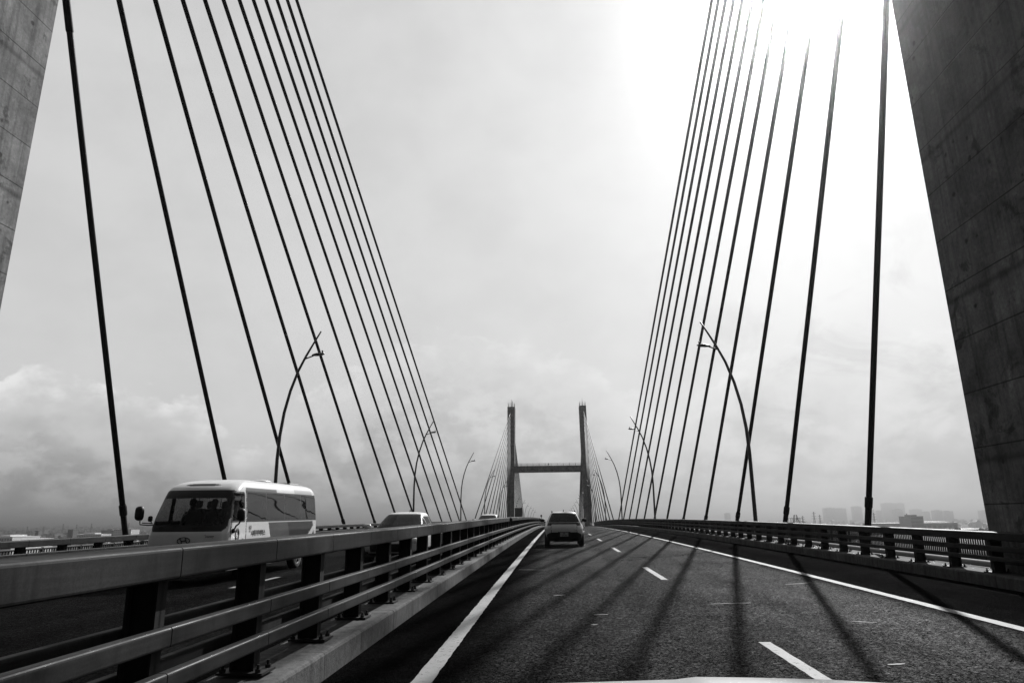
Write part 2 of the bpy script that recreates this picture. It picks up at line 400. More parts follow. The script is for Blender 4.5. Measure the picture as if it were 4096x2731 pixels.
def kerb(name, x0, x1, h, ys_end=420):
    """concrete kerb cast in lengths, rounded arrises, a gap at each joint"""
    mb = MB(); y = -20.3 if x0 > 0 else -18.2
    while y < ys_end:
        L = 4.8; a, b_ = y+.012, y+L-.012
        f0, f1 = fall(x0), fall(x1)
        sec = [(x0, -.09+f0), (x0, h-.03+f0), (x0+.012, h-.009+f0), (x0+.035, h+f0), (x1-.035, h+f1), (x1-.012, h-.009+f1), (x1, h-.03+f1), (x1, -.09+f1)]
        n = 3
        rs = []
        for i in range(n+1):
            yy = a+(b_-a)*i/n
            rs.append([(sx, yy, deck(yy)+sz) for sx, sz in sec])
        mb.ring_stack(rs); y += L
    o = mb.build(name, 'kerb'); tag(o, kind='structure'); return o
kerb('kerb', ML, MR, .245)
kerb('kerb', KR, 9.75, .24)
kerb('kerb', -14.85, KL, .24)
strip('pavement', 'deck', 9.76, EDGE_R, .14, -.16, YS)
strip('pavement', 'deck', EDGE_L, -14.86, -.18, .10, YS)

def line(x, w, y0, y1, name='lane_marking', step=1.2):
    """painted line with slightly ragged edges"""
    mb = MB(); V = []; F = []; n = max(2, int((y1-y0)/step)); rag = .006
    for i in range(n+1):
        y = y0+(y1-y0)*i/n
        for s_ in (-1, 1):
            xx = x+s_*w/2+random.uniform(-rag, rag)
            V.append((xx, y, deck(y)+fall(xx)+.005))
    for i in range(n): F.append((2*i, 2*i+1, 2*i+3, 2*i+2))
    mb.add(V, F); o = mb.build(name, 'paint'); tag(o, kind='structure'); return o
line(-1.335, .20, -20, 180, step=.12); line(6.15, .20, -20, 180, step=.2)
line(-4.3, .20, -20, 180); line(-11.6, .20, -20, 180)
for i in range(-2, 15):
    line(2.50, .15, 9.51+12.22*i-4.0, 9.51+12.22*i, step=.15)
    line(-7.6, .15, 19.9+12.22*i-2.9, 19.9+12.22*i, step=.6)

def scuff(x0, y0, x1, y1, w, n=5):
    mb = MB(); V = []
    for i in range(n+1):
        u = i/n; ww = w*(.4+.6*sin(pi*u))*random.uniform(.6, 1.2); x = x0+(x1-x0)*u+random.uniform(-.01, .01); y = y0+(y1-y0)*u
        V += [(x, y-ww, deck(y)+.005), (x, y+ww, deck(y)+.005)]
    mb.add(V, [(2*i, 2*i+2, 2*i+3, 2*i+1) for i in range(n)]); tag(mb.build('road_scuff', 'paint'), kind='structure')
for a in ((2.62, 13.2, 3.35, 13.35, .035), (.55, 11.9, .78, 11.95, .05), (-.1, 14.6, .12, 14.65, .05), (.45, 10.9, .56, 10.92, .04), (4.2, 11.2, 4.5, 11.05, .03), (-1.1, 21.0, -.3, 20.9, .03), (4.9, 16.5, 5.6, 16.9, .03), (3.4, 8.2, 3.6, 8.25, .025)): scuff(*a)

# ------------------------------------------------------------------ guard rails
def rrect(x0, x1, z0, z1, r, n=3):
    P = []
    for cx, cz, a0 in ((x1-r, z0+r, -pi/2), (x1-r, z1-r, 0), (x0+r, z1-r, pi/2), (x0+r, z0+r, pi)):
        for i in range(n+1):
            a = a0+pi/2*i/n; P.append((cx+r*cos(a), cz+r*sin(a)))
    return P
BAY = 1.66
def lift(x, y): return .035*max(0.0, min(1.0, (11-y)/8)) if -4 < x < -2 else 0.0
def beam(name, parent, x0, x1, z0, z1, r, y0, nb, mat='rail'):
    mb = MB(); sec = rrect(x0, x1, z0, z1, r)
    for i in range(nb):
        a, b_ = y0+BAY*i+.006, y0+BAY*(i+1)-.006
        mb.ring_stack([[(x, y, deck(y)+z+fall(x0)+lift(x0, y)) for x, z in sec] for y in (a, b_)])
    return mb.build(name, mat, parent)
def guard_rail(label, xf, sgn, tops, y_first, nb, dbl):
    """xf: traffic face of the beams; sgn: direction from the traffic face into the rail"""
    t = thing('guard_rail', label, 'guard rail', (0, 0, 0))
    (t0, t1), (m0, m1), (l0, l1), kz = tops
    y0 = y_first-5*BAY
    X = lambda a, b_: (min(xf+sgn*a, xf+sgn*b_), max(xf+sgn*a, xf+sgn*b_))
    W = .36
    beam('top_rail', t, *X(0, W), t0, t1, .022, y0, nb)
    beam('rail', t, *X(.02, .11), m0, m1, .018, y0, nb)
    beam('rail', t, *X(.02, .11), l0, l1, .018, y0, nb)
    if dbl:
        beam('rail', t, *X(.327, .41), m0, m1, .018, y0, nb)
        beam('rail', t, *X(.327, .41), l0, l1, .018, y0, nb)
    # a post: plate across the rail with two side flanges, base plate and bolts
    pm = MB(); a, b_ = (.113, .325) if dbl else (.115, .34)
    lo_, hi_ = X(a, b_)
    pm.box(lo_, hi_, -.012, .012, kz+.02, t0-.002)
    for e in (a, b_-.016): pm.box(*X(e, e+.016), -.06, .06, kz+.0205, t0-.003)
    bp = MB(); bp.box(*X(-.0, W+.04), -.15, .15, kz+.002, kz+.022)
    bolts = bp
    for ex in (.05, W-.0):
        for ey in (-.11, .11):
            q = xf+sgn*ex
            bolts.tube([(q, ey, kz+.022), (q, ey, kz+.05)], .026, 6); bolts.tube([(q, ey, kz+.05), (q, ey, kz+.085)], .014, 6)
    first = None; rest = MB()
    for i in range(nb):
        y = y_first-5*BAY+BAY*i; z = deck(y)+fall(xf)+lift(xf, y)
        if i < 100:
            if first is None:
                p = pm.build('post', 'steel', t); p.location = (0, y, z)
                q = bp.build('base_plate', 'steel', p)
                first = p
            else:
                c = first.copy(); C.objects.link(c); c.parent = t; c.location = (0, y, z)
                if i < 45:
                    for ch in first.children:
                        d = ch.copy(); C.objects.link(d); d.parent = c
        else:
            rest.add([(vx, vy+y, vz+z) for vx, vy, vz in pm.v], pm.f)
    if rest.v: tag(rest.build('post_row', 'steel', t), kind='stuff')
    return t
guard_rail('wide galvanised double sided guard rail along the central kerb', -2.50, -1, ((1.15, 1.35), (.725, .85), (.455, .57), .245), 6.47, 105, True)
guard_rail('dark guard rail along the outer kerb beside the grey pipe', 9.05, 1, ((.905, 1.075), (.68, .795), (.485, .58), .24), 16.3, 105, False)
guard_rail('guard rail beyond the bus along the opposite outer kerb', -14.05, -1, ((.98, 1.16), (.70, .82), (.47, .57), .24), 17.2, 105, False)

# outer railing of slim upright bars
def railing(label, x, base):
    t = thing('railing', label, 'railing', (0, 0, 0)); nb = 84; L = 2.0; y0 = 8.0
    tr, br, bars = MB(), MB(), MB(); pm = MB(); pm.box(x-.035, x+.035, -.035, .035, base, base+1.02)
    first = None
    for i in range(nb):
        y = y0+L*i; za, zb_ = deck(y), deck(y+L)
        tr.ring_stack([[(xx, yy, deck(yy)+zz) for xx, zz in rrect(x-.04, x+.04, base+.94, base+1.0, .015, 1)] for yy in (y+.036, y+L-.036)])
        br.ring_stack([[(xx, yy, deck(yy)+zz) for xx, zz in rrect(x-.025, x+.025, base+.12, base+.16, .01, 1)] for yy in (y+.036, y+L-.036)])
        for j in range(1, 16):
            yy = y+L*j/16; z = deck(yy); bars.box(x-.016, x+.016, yy-.016, yy+.016, z+base+.159, z+base+.941)
        if first is None: first = pm.build('post', 'steel', t); first.location = (0, y, deck(y))
        else:
            c = first.copy(); C.objects.link(c); c.parent = t; c.location = (0, y, deck(y))
    tr.build('handrail', 'steel', t); br.build('bottom_rail', 'steel', t); bars.build('bar_panel', 'steel', t)
railing('slim barred railing on the outer edge behind the grey pipe', 12.35, -.16)
railing('slim barred railing at the far edge behind the bus', -17.4, -.42)

# service pipe on the walkway
t = thing('service_pipe', 'long grey service pipe lying along the walkway behind the guard rail', 'pipe')
mb = MB(); ys = [4+2*i for i in range(80)]
mb.tube([(10.15, y, deck(y)+.29) for y in ys], .085, 12); mb.build('pipe_run', 'pipe', t, True)
first = None
for i in range(40):
    y = 5+4*i
    if first is None:
        q = MB(); q.box(10.05, 10.25, -.05, .05, .06, .212); q.box(10.02, 10.05, -.05, .05, .06, .31); q.box(10.25, 10.28, -.05, .05, .06, .31)
        first = q.build('pipe_support', 'steel', t); first.location = (0, y, deck(y))
    else:
        c = first.copy(); C.objects.link(c); c.parent = t; c.location = (0, y, deck(y))
# valve box near the tower foot
t = thing('valve', 'dark pipe valve block next to the near tower foot', 'valve', (10.15, 14.9, deck(14.9)+.10))
q = MB(); q.box(-.16, .16, -.22, .22, .0, .34); q.tube([(0, -.34, .18), (0, -.22, .18)], .13, 12); q.tube([(0, .22, .18), (0, .34, .18)], .13, 12); q.build('valve_body', 'steel', t)
q = MB(); q.tube([(.14*cos(a), .14*sin(a), .47) for a in np.linspace(0, 2*pi, 17)], .012, 6); q.tube([(0, 0, .34), (0, 0, .47)], .02, 6); q.box(-.14, .14, -.01, .01, .463, .477); q.build('handwheel', 'steel', t)

# ------------------------------------------------------------------ towers
def leg_mesh(side, y0, y1, ztop, zdeck):
    """inner and outer faces lean gently inwards, corners chamfered"""
    def xs(z):
        u = max(0.0, z+8)/48.8
        if side > 0: return 9.74-.83*u, 12.34-.98*u
        return -17.28+.65*u, -14.78+.77*u
    rings = []; c = .05
    for z in (-52, -8, 0, 4, 8, 12, 16, 20, 26, 32, ztop):
        a, b_ = xs(z)
        rings.append([(a+c, y0, z), (b_-c, y0, z), (b_, y0+c, z), (b_, y1-c, z), (b_-c, y1, z), (a+c, y1, z), (a, y1-c, z), (a, y0+c, z)])
    return MB().ring_stack(rings), xs
def tower(label, yc, dz, ybeam):
    t = thing('bridge_tower', label, 'bridge tower', (0, yc, dz))
    for side in (1, -1):
        m, xs = leg_mesh(side, -2.5, 2.5 if side > 0 else 2.68, 40.8, 0)
        lg = m.build('leg', 'tower', t)
        if yc < 100: lg.location = (0, 0, 0)
        a, b_ = xs(40.8)
        h = MB()
        for (px, py) in ((a+.2, -2.3), (b_-.2, -2.3), (a+.2, 2.3), (b_-.2, 2.3), (a+.2, 0), (b_-.2, 0), ((a+b_)/2, -2.3), ((a+b_)/2, 2.3)):
            h.box(px-.03, px+.03, py-.03, py+.03, 40.8, 42.15)
        for zz in (41.35, 41.75, 42.15):
            for (p, q) in (((a+.2, -2.3), (b_-.2, -2.3)), ((a+.2, 2.3), (b_-.2, 2.3)), ((a+.2, -2.3), (a+.2, 2.3)), ((b_-.2, -2.3), (b_-.2, 2.3))):
                h.tube([(p[0], p[1], zz), (q[0], q[1], zz)], .028, 6)
        h.build('handrail', 'steel', lg)
        r = MB(); cx = (a+b_)/2
        r.tube([(cx, 0, 40.8), (cx, 0, 43.0), (cx, 0, 43.9)], [.06, .05, .02], 8)
        if side < 0: r.tube([(cx+.3, 0, 40.8), (cx+.3, 0, 43.2)], .08, 8)
        r.build('lightning_rod', 'steel', lg)
    # crossbeam with its walkway railing
    a = leg_mesh(1, 0, 1, 40, 0)[1](18.7)[0]; b_ = leg_mesh(-1, 0, 1, 40, 0)[1](18.7)[1]
    q = MB(); q.box(b_-.03, a+.03, -1.9, 1.9, 17.72, 19.85); bm_ = q.build('crossbeam', 'tower', t)
    q = MB(); n = 11
    for i in range(n+1):
        x = b_+.12+(a-b_-.24)*i/n
        for y in (-1.8, 1.8): q.box(x-.035, x+.035, y-.035, y+.035, 19.85, 20.75)
    for y in (-1.8, 1.8):
        for zz in (20.1, 20.4, 20.75): q.tube([(b_+.02, y, zz), (a-.02, y, zz)], .03, 6)
    nx = 90
    for i in range(nx):
        x = b_+.15+(a-b_-.3)*i/nx
        for y in (-1.8, 1.8): q.box(x-.012, x+.012, y-.012, y+.012, 19.86, 20.4)
    q.build('walkway_railing', 'steel', bm_)
    q = MB(); q.box(-2.62, -2.28, -2.02, -1.84, 20.0, 20.65); q.box(-2.5, -2.4, -1.84, -1.80, 20.3, 20.4); q.build('beacon_box', 'plastic', bm_)
    return t
YN, YF = 14.55, 254.3
tower('huge stained concrete bridge tower framing both sides of the photo', YN, 1.2, None)
tower('distant H shaped concrete bridge tower across the road ahead', YF, 0.0, None)

# ------------------------------------------------------------------ stay cables
CX0, CW = -2.549, 13.36
ZT0, DZT, SC = 28.13, 1.1815, 9.587
def cable_geo(t, a, b_, r, big):
    """a: anchor in the deck, b_: anchor in the tower (world)"""
    a, b_ = Vector(a), Vector(b_); d = (b_-a); L = d.length; d.normalize(); o = Vector(t.location)
    P = lambda s_: a+d*s_-o
    m = MB(); m.tube([P(0), P(L*.5), P(L)], r, 14 if big else 8); m.build('sheath', 'cable', t, True)
    s0 = 1.95
    m = MB(); m.tube([P(-.3), P(s0)], r*1.13, 14 if big else 8); sl = m.build('sleeve', 'cable', t, True)
    m = MB(); m.tube([P(s0), P(s0+.04), P(s0+.36), P(s0+.40)], [r*1.2, r*1.34, r*1.34, r*1.2], 14 if big else 8); m.build('collar', 'cable', sl)
    if big:
        e = L-(11.7 if L < 32 else 8.0)
        m = MB(); m.tube([P(e), P(e+.05), P(L)], [r*1.02, r*1.2, r*1.2], 14); m.build('tower_sleeve', 'cable', t, True)
sides = {1: 'right hand', -1: 'left hand'}
for side in (1, -1):
    for i in range(12):
        y = 26.74+SC*i; zt = ZT0+DZT*i
        zu = (zt-CAM_H)/1.12+CAM_H
        A = (CX0+side*CW, y, CAM_H+1.12*(deck(y/1.12)-CAM_H)); lean = .461*zu/40*1.12
        B = (CX0+side*(CW-lean), 14.86, zt)
        if side > 0: lab = f'{ORD[i]} cable from the sunlit near tower leg, in the fan under the glaring sun'
        else: lab = f'{ORD[i]} cable from the near tower leg, in the fan above the bus and oncoming cars'
        t = thing('stay_cable', lab, 'stay cable', A, 0, 'stay cables of the near tower')
        cable_geo(t, A, B, .098, True)
    for i in range(12):
        for dirn in (-1, 1):
            y = YF+dirn*(12.24+SC*i); zt = ZT0-1.5+DZT*i
            A = (CX0+side*CW, y, deck(y)-.2); B = (CX0+side*(CW-.36-.012*i), YF+dirn*.2, zt)
            sd = 'white car roof' if side < 0 else 'white car hatch'
            far = 'near face' if dirn < 0 else 'far face'
            ln = 'left tower leg' if side < 0 else 'right tower leg'
            t = thing('stay_cable', f'{ORD[i]} thin cable out from the {far} of the distant {ln}', 'stay cable', A, 0, 'stay cables of the distant tower')
            cable_geo(t, A, B, .105, False)

# ------------------------------------------------------------------ street lamps
def lamp(label, side, y):
    x = -15.6 if side < 0 else 10.5
    t = thing('street_lamp', label, 'street lamp', (x, y, CAM_H+1.12*(deck(y/1.12)-CAM_H)-.15 if y < 170 else deck(y)), 0, 'street lamps along the bridge')
    s_ = -side       # inwards
    prof = [(0, -.3), (0, 1.5), (0, 3.6), (.0, 5.0), (.06, 6.3), (.22, 7.6), (.5, 8.85), (.88, 10.0), (1.3, 10.9), (1.72, 11.68), (2.1, 12.35)]
    m = MB(); m.tube([(s_*px, 0, pz) for px, pz in prof], [.115, .105, .10, .095, .09, .085, .08, .072, .064, .052, .045], 10); m.build('pole', 'pole', t, True)
    m = MB(); m.tube([(s_*1.2, 0, 10.7), (s_*1.55, 0, 10.83), (s_*1.72, 0, 10.9)], [.04, .04, .05], 8); arm = m.build('arm', 'pole', t, True)
    m = MB(); rings = []
    for u in np.linspace(0, 1, 9):
        px = 1.66+.72*u; w = .04+.15*sin(pi*min(1, .12+u*.95))**.7 if u < .99 else .05; hh = .03+.085*sin(pi*(.08+.88*u))
        rings.append([(s_*px, w*cos(a), 10.92+.06*u+hh*(sin(a) if sin(a) > 0 else sin(a)*.55)) for a in np.linspace(0, 2*pi, 14, endpoint=False)])
    m.ring_stack(rings); hd = m.build('lamp_head', 'pole', t, True)
    m = MB(); m.ball((s_*2.08, 0, 10.93), .22, .12, .045); m.build('lens', 'lens', hd, True)
    m = MB(); m.tube([(s_*2.24, 0, 11.03), (s_*2.24, 0, 11.16)], .045, 8); m.ball((s_*2.24, 0, 11.17), .06, .06, .04, 8, 6); m.build('photocell', 'plastic', hd)
    return t
desc = ['tall and close', 'about twice as far', 'clear of the cable fan', 'before the distant cables', 'among the distant cables', 'beside the distant tower']
lampL = lampR = None
for side in (-1, 1):
    first = None
    for i in range(12):
        y = 39.47+39.59*i
        where = 'on the edge beyond the oncoming cars' if side < 0 else 'behind the dark outer guard rail'
        lab = f'{ORD[i]} curved street lamp ahead, {where}'
        if i > 6: lab = f'{ORD[i]} tiny curved street lamp {where}, past the distant tower'
        x = -15.6 if side < 0 else 10.5
        if first is None: first = lamp(lab, side, y)
        else:
            c = first.copy(); C.objects.link(c); c['label'] = lab
            c.location = (x, y, CAM_H+1.12*(deck(y/1.12)-CAM_H)-.15 if y < 170 else deck(y))
            for ch in list(first.children):
                d = ch.copy(); C.objects.link(d); d.parent = c
                if i < 5:
                    for gch in ch.children:
                        e = gch.copy(); C.objects.link(e); e.parent = d

# delineators on the central rail
for lab, y in (('nearer round black reflector on the central guard rail', 39.0), ('farther round black reflector on the central guard rail', 106.0)):
    t = thing('reflector', lab, 'reflector', (-2.50, y, deck(y)+1.25), 0, 'round reflectors on the central rail')
    m = MB(); m.tube([(.0, 0, 0), (.05, 0, 0)], .03, 8); m.build('stem', 'steel', t)
    m = MB(); m.tube([(.05, -.02, 0), (.05, .02, 0)], .10, 16); m.tube([(.05, -.03, 0), (.05, -.02, 0)], .09, 16); m.build('disc', 'plastic', t)
t = thing('marker_post', 'small dark marker box standing on the central rail at the crest', 'marker', (-2.68, 128.0, deck(128)+1.35))
m = MB(); m.box(-.04, .04, -.03, .03, 0, .5); m.build('stem', 'steel', t); m = MB(); m.box(-.13, .13, -.06, .06, .35, .72); m.box(-.09, .09, -.07, -.06, .4, .66); m.build('box_face', 'plastic', t)
t = thing('control_cabinet', 'dark control cabinet standing on the left edge by the distant tower', 'cabinet', (-12.9, 249.0, deck(249)))
m = MB(); m.box(-.06, .06, -.06, .06, -.6, 3.6); m.build('stem', 'steel', t)
m = MB(); m.box(-1.3, 1.3, -.2, .2, 3.6, 6.8); m.build('cabinet_body', 'plastic', t); m = MB(); m.box(-1.0, 1.0, -.24, -.203, 4.0, 6.3); m.build('cabinet_door', 'steel', t)

# ------------------------------------------------------------------ vehicles
def pchip(x, y, xq):
    x = np.asarray(x, float); y = np.asarray(y, float); h = np.diff(x); d = np.diff(y)/h
    m = np.zeros_like(y); m[1:-1] = np.where(d[:-1]*d[1:] > 0, 2*d[:-1]*d[1:]/(d[:-1]+d[1:]+1e-12), 0); m[0], m[-1] = d[0], d[-1]
    i = np.clip(np.searchsorted(x, xq)-1, 0, len(h)-1); t = (xq-x[i])/h[i]
    return (1+2*t)*(1-t)**2*y[i]+t*(1-t)**2*h[i]*m[i]+t*t*(3-2*t)*y[i+1]+t*t*(t-1)*h[i]*m[i+1]

def skin(knots, cell, nexp, bow, classify, parent, spec, rad=None):
    """Stack of plan outlines. knots: (z, y front, y rear, half width). Cells go to the mesh named by classify."""
    K = np.array(knots, float)
    s_ = np.concatenate([[0], np.cumsum(np.sqrt(np.diff(K[:, 0])**2+np.maximum(np.abs(np.diff(K[:, 1])), np.abs(np.diff(K[:, 2])))**2+np.diff(K[:, 3])**2)+1e-6)])
    nl = int(s_[-1]/cell)+2; sq = np.linspace(0, s_[-1], nl)
    z, yf, yr, w = (pchip(s_, K[:, i], sq) for i in range(4))
    per = 2*(2*K[:, 3].max()+K[:, 1].max()-K[:, 2].min()); nu = int(per/cell)
    th = np.linspace(0, 2*pi, 4000, endpoint=False)
    P = np.zeros((nl, nu, 3))
    for l in range(nl):
        a, b_, c = w[l], (yf[l]-yr[l])/2, (yf[l]+yr[l])/2
        ct, st = np.sin(th), np.cos(th)
        x = a*np.sign(ct)*np.abs(ct)**(2/nexp); y = b_*np.sign(st)*np.abs(st)**(2/nexp)
        if rad:
            r0 = min(rad, .95*a, .95*b_); q1 = np.linspace(0, pi/2, 40)
            cx_, cy2 = a-r0, b_-r0
            seg = [(cx_+r0*np.sin(q1), cy2+r0*np.cos(q1)), (cx_+r0*np.cos(q1), -cy2-r0*np.sin(q1)), (-cx_-r0*np.sin(q1), -cy2-r0*np.cos(q1)), (-cx_-r0*np.cos(q1), cy2+r0*np.sin(q1))]
            nn = 30
            top = np.linspace(0, cx_, nn)[:-1]
            x = np.concatenate([top]+[np.concatenate([sx_, np.linspace(sx_[-1], seg[(i_+1) % 4][0][0], nn)[1:-1]]) if i_ < 3 else np.concatenate([sx_, np.linspace(sx_[-1], 0, nn)[1:-1]]) for i_, (sx_, _) in enumerate(seg)])
            y = np.concatenate([np.full(nn-1, b_)]+[np.concatenate([sy2, np.linspace(sy2[-1], seg[(i_+1) % 4][1][0], nn)[1:-1]]) if i_ < 3 else np.concatenate([sy2, np.linspace(sy2[-1], b_, nn)[1:-1]]) for i_, (_, sy2) in enumerate(seg)])
        L = np.concatenate([[0], np.cumsum(np.hypot(np.diff(np.append(x, x[0])), np.diff(np.append(y, y[0]))))])
        q = np.arange(nu)/nu*L[-1]
        xx = np.interp(q, L, np.append(x, x[0])); yy = np.interp(q, L, np.append(y, y[0]))
        f = np.clip((yy/b_-.3)/.7, 0, 1); r_ = np.clip((-yy/b_-.3)/.7, 0, 1)
        yy = yy - bow[0]*(xx/a)**2*f*min(1, b_) + bow[1]*(xx/a)**2*r_*min(1, b_)
        P[l, :, 0] = xx; P[l, :, 1] = yy+c; P[l, :, 2] = z[l]
    nxt = np.roll(P, -1, axis=1)
    cen = (P[:-1]+nxt[:-1]+P[1:]+nxt[1:])/4
    nrm = np.cross(nxt[:-1]-P[:-1], P[1:]-P[:-1]); nrm /= np.linalg.norm(nrm, axis=2, keepdims=True)+1e-12
    nrm *= np.sign((nrm*(cen-np.array([0, 0, .8]))).sum(2, keepdims=True))
    lab = classify(cen[..., 0], cen[..., 1], cen[..., 2], nrm[..., 0], nrm[..., 1], nrm[..., 2])
    out = {}
    V = P.reshape(-1, 3)
    ll, uu = np.meshgrid(np.arange(nl-1), np.arange(nu), indexing='ij')
    F = np.stack([ll*nu+uu, ll*nu+(uu+1) % nu, (ll+1)*nu+(uu+1) % nu, (ll+1)*nu+uu], -1)[..., ::-1]
    def pieces(nm):
        mask = lab == nm
        if nm in ('body', 'cladding', 'seam', 'bumper'): return [mask]
        out_, left = [], set(map(tuple, np.argwhere(mask)))
        while left:
            st = [left.pop()]; comp = []
            while st:
                a, b_ = st.pop(); comp.append((a, b_))
                for da, db in ((1, 0), (-1, 0), (0, 1), (0, -1)):
                    q = (a+da, (b_+db) % nu)
                    if q in left: left.discard(q); st.append(q)
            mk = np.zeros_like(mask); ii = np.array(comp); mk[ii[:, 0], ii[:, 1]] = True
            out_.append(mk)
        big = [k for k in out_ if k.sum() >= 8]
        return big or out_[:1]
    todo = [(nm, mk) for nm in sorted(set(lab.ravel())) if nm != '' for mk in pieces(nm)]
    for nm, mk in todo:
        f = F[mk]; used, inv = np.unique(f, return_inverse=True); f = inv.reshape(-1, 4)
        me = bpy.data.meshes.new(nm); verts = V[used]; faces = f.tolist()
        me.from_pydata(verts.tolist(), [], faces)
        mat, pname = spec[nm]
        if nm == 'body':   # close the roof with a fan
            n0 = len(verts); idx = {int(u): i for i, u in enumerate(used)}
            top = [idx.get((nl-1)*nu+j) for j in range(nu)]
            if all(i is not None for i in top):
                me.clear_geometry(); me.from_pydata(verts.tolist(), [], faces+[top])
        me.update()
        bm = bmesh.new(); bm.from_mesh(me); bmesh.ops.recalc_face_normals(bm, faces=bm.faces)
        # make sure the shell faces outwards
        sgn = sum(fc.normal.dot(fc.calc_center_median()-Vector((0, 0, .8)))*fc.calc_area() for fc in bm.faces)
        if sgn < 0: bmesh.ops.reverse_faces(bm, faces=bm.faces)
        bm.to_mesh(me); bm.free()
        me.polygons.foreach_set('use_smooth', [True]*len(me.polygons)); me.materials.append(M[mat])
        o = bpy.data.objects.new(pname, me); C.objects.link(o); o.parent = parent; out[nm] = o
    return out

def wheel(parent, x, y, r, w, side, mat_rim='rim'):
    m = MB()
    prof = [(r*.62, -w/2), (r*.93, -w/2), (r*.985, -w*.36), (r, -w*.2), (r, w*.2), (r*.985, w*.36), (r*.93, w/2), (r*.62, w/2)]
    n = 28; V = []; F = []
    for j in range(n):
        a = 2*pi*j/n
        V += [(x+px, y+pr*cos(a), r+pr*sin(a)) for pr, px in prof]
    k = len(prof)
    for j in range(n):
        for i in range(k-1): F.append((j*k+i, j*k+i+1, ((j+1) % n)*k+i+1, ((j+1) % n)*k+i))
    m.add(V, F); wo = m.build('wheel', 'rubber', parent, True)
    q = MB(); xo = x+side*w*.38
    q.tube([(xo-side*.06, y, r), (xo-side*.05, y, r)], r*.62, 24)
    for j in range(5):
        a = 2*pi*j/5
        q.add([(xo, y+.05*cos(a+1.2), r+.05*sin(a+1.2)), (xo, y+.05*cos(a-1.2), r+.05*sin(a-1.2)), (xo+side*.02, y+r*.6*cos(a-.16), r+r*.6*sin(a-.16)), (xo+side*.02, y+r*.6*cos(a+.16), r+r*.6*sin(a+.16))], [(0, 1, 2, 3)])
    q.tube([(xo-side*.02, y, r), (xo+side*.02, y, r)], .07, 12)
    q.tube([(xo+side*.015, y+r*.62*cos(a), r+r*.62*sin(a)) for a in np.linspace(0, 2*pi, 25)], .018, 6)
    q.build('rim', mat_rim, wo)
    return wo

def text_mesh(name, body, size, mat, parent, Mx, font_shear=0.0, sx=1.0, bold=0.0):
    cu = bpy.data.curves.new(name, 'FONT'); cu.body = body; cu.size = size; cu.align_x = 'CENTER'; cu.align_y = 'CENTER'
    cu.shear = font_shear; cu.offset = bold; cu.extrude = .002; cu.resolution_u = 3
    o = bpy.data.objects.new(name, cu); C.objects.link(o)
    dg = bpy.context.evaluated_depsgraph_get(); dg.update()
    me = bpy.data.meshes.new_from_object(o.evaluated_get(dg)); bpy.data.objects.remove(o)
    me.transform(Mx @ Matrix.Diagonal((sx, 1, 1, 1))); me.materials.clear(); me.materials.append(M[mat])
    r = bpy.data.objects.new(name, me); C.objects.link(r); r.parent = parent
    return r
def frame_mat(origin, right, up):
    r, u = Vector(right).normalized(), Vector(up).normalized(); n = r.cross(u)
    return Matrix(((r.x, u.x, n.x, origin[0]), (r.y, u.y, n.y, origin[1]), (r.z, u.z, n.z, origin[2]), (0, 0, 0, 1)))

def rbox(x, z, x0, x1, z0, z1, r):
    dx = np.maximum(np.maximum(x0+r-x, x-(x1-r)), 0); dz = np.maximum(np.maximum(z0+r-z, z-(z1-r)), 0)
    return (dx*dx+dz*dz <= r*r) & (x > x0) & (x < x1) & (z > z0) & (z < z1)

def seat(parent, x, y, z, w=.46):
    m = MB()
    m.ring_stack([[(x+sx*w/2*k, y+sy, z+zz) for sx, sy in ((-1, -.22), (1, -.22), (1, .25), (-1, .25))] for zz, k in ((0, .92), (.03, 1), (.12, 1), (.15, .92))])
    m.ring_stack([[(x+sx*w/2*k, y+yy+sy, z+zz) for sx, sy in ((-1, -.06), (1, -.06), (1, .05), (-1, .05))] for zz, yy, k in ((.12, -.2, .96), (.3, -.24, 1), (.6, -.31, .96), (.68, -.33, .8))])
    m.ring_stack([[(x+sx*.13*k, y+yy+sy, z+zz) for sx, sy in ((-1, -.04), (1, -.04), (1, .04), (-1, .04))] for zz, yy, k in ((.69, -.34, .8), (.74, -.35, 1), (.86, -.38, 1), (.9, -.39, .8))])
    m.box(x-.04, x+.04, y-.05, y+.15, z-.35, z)
    return m.build('seat', 'cloth', parent)

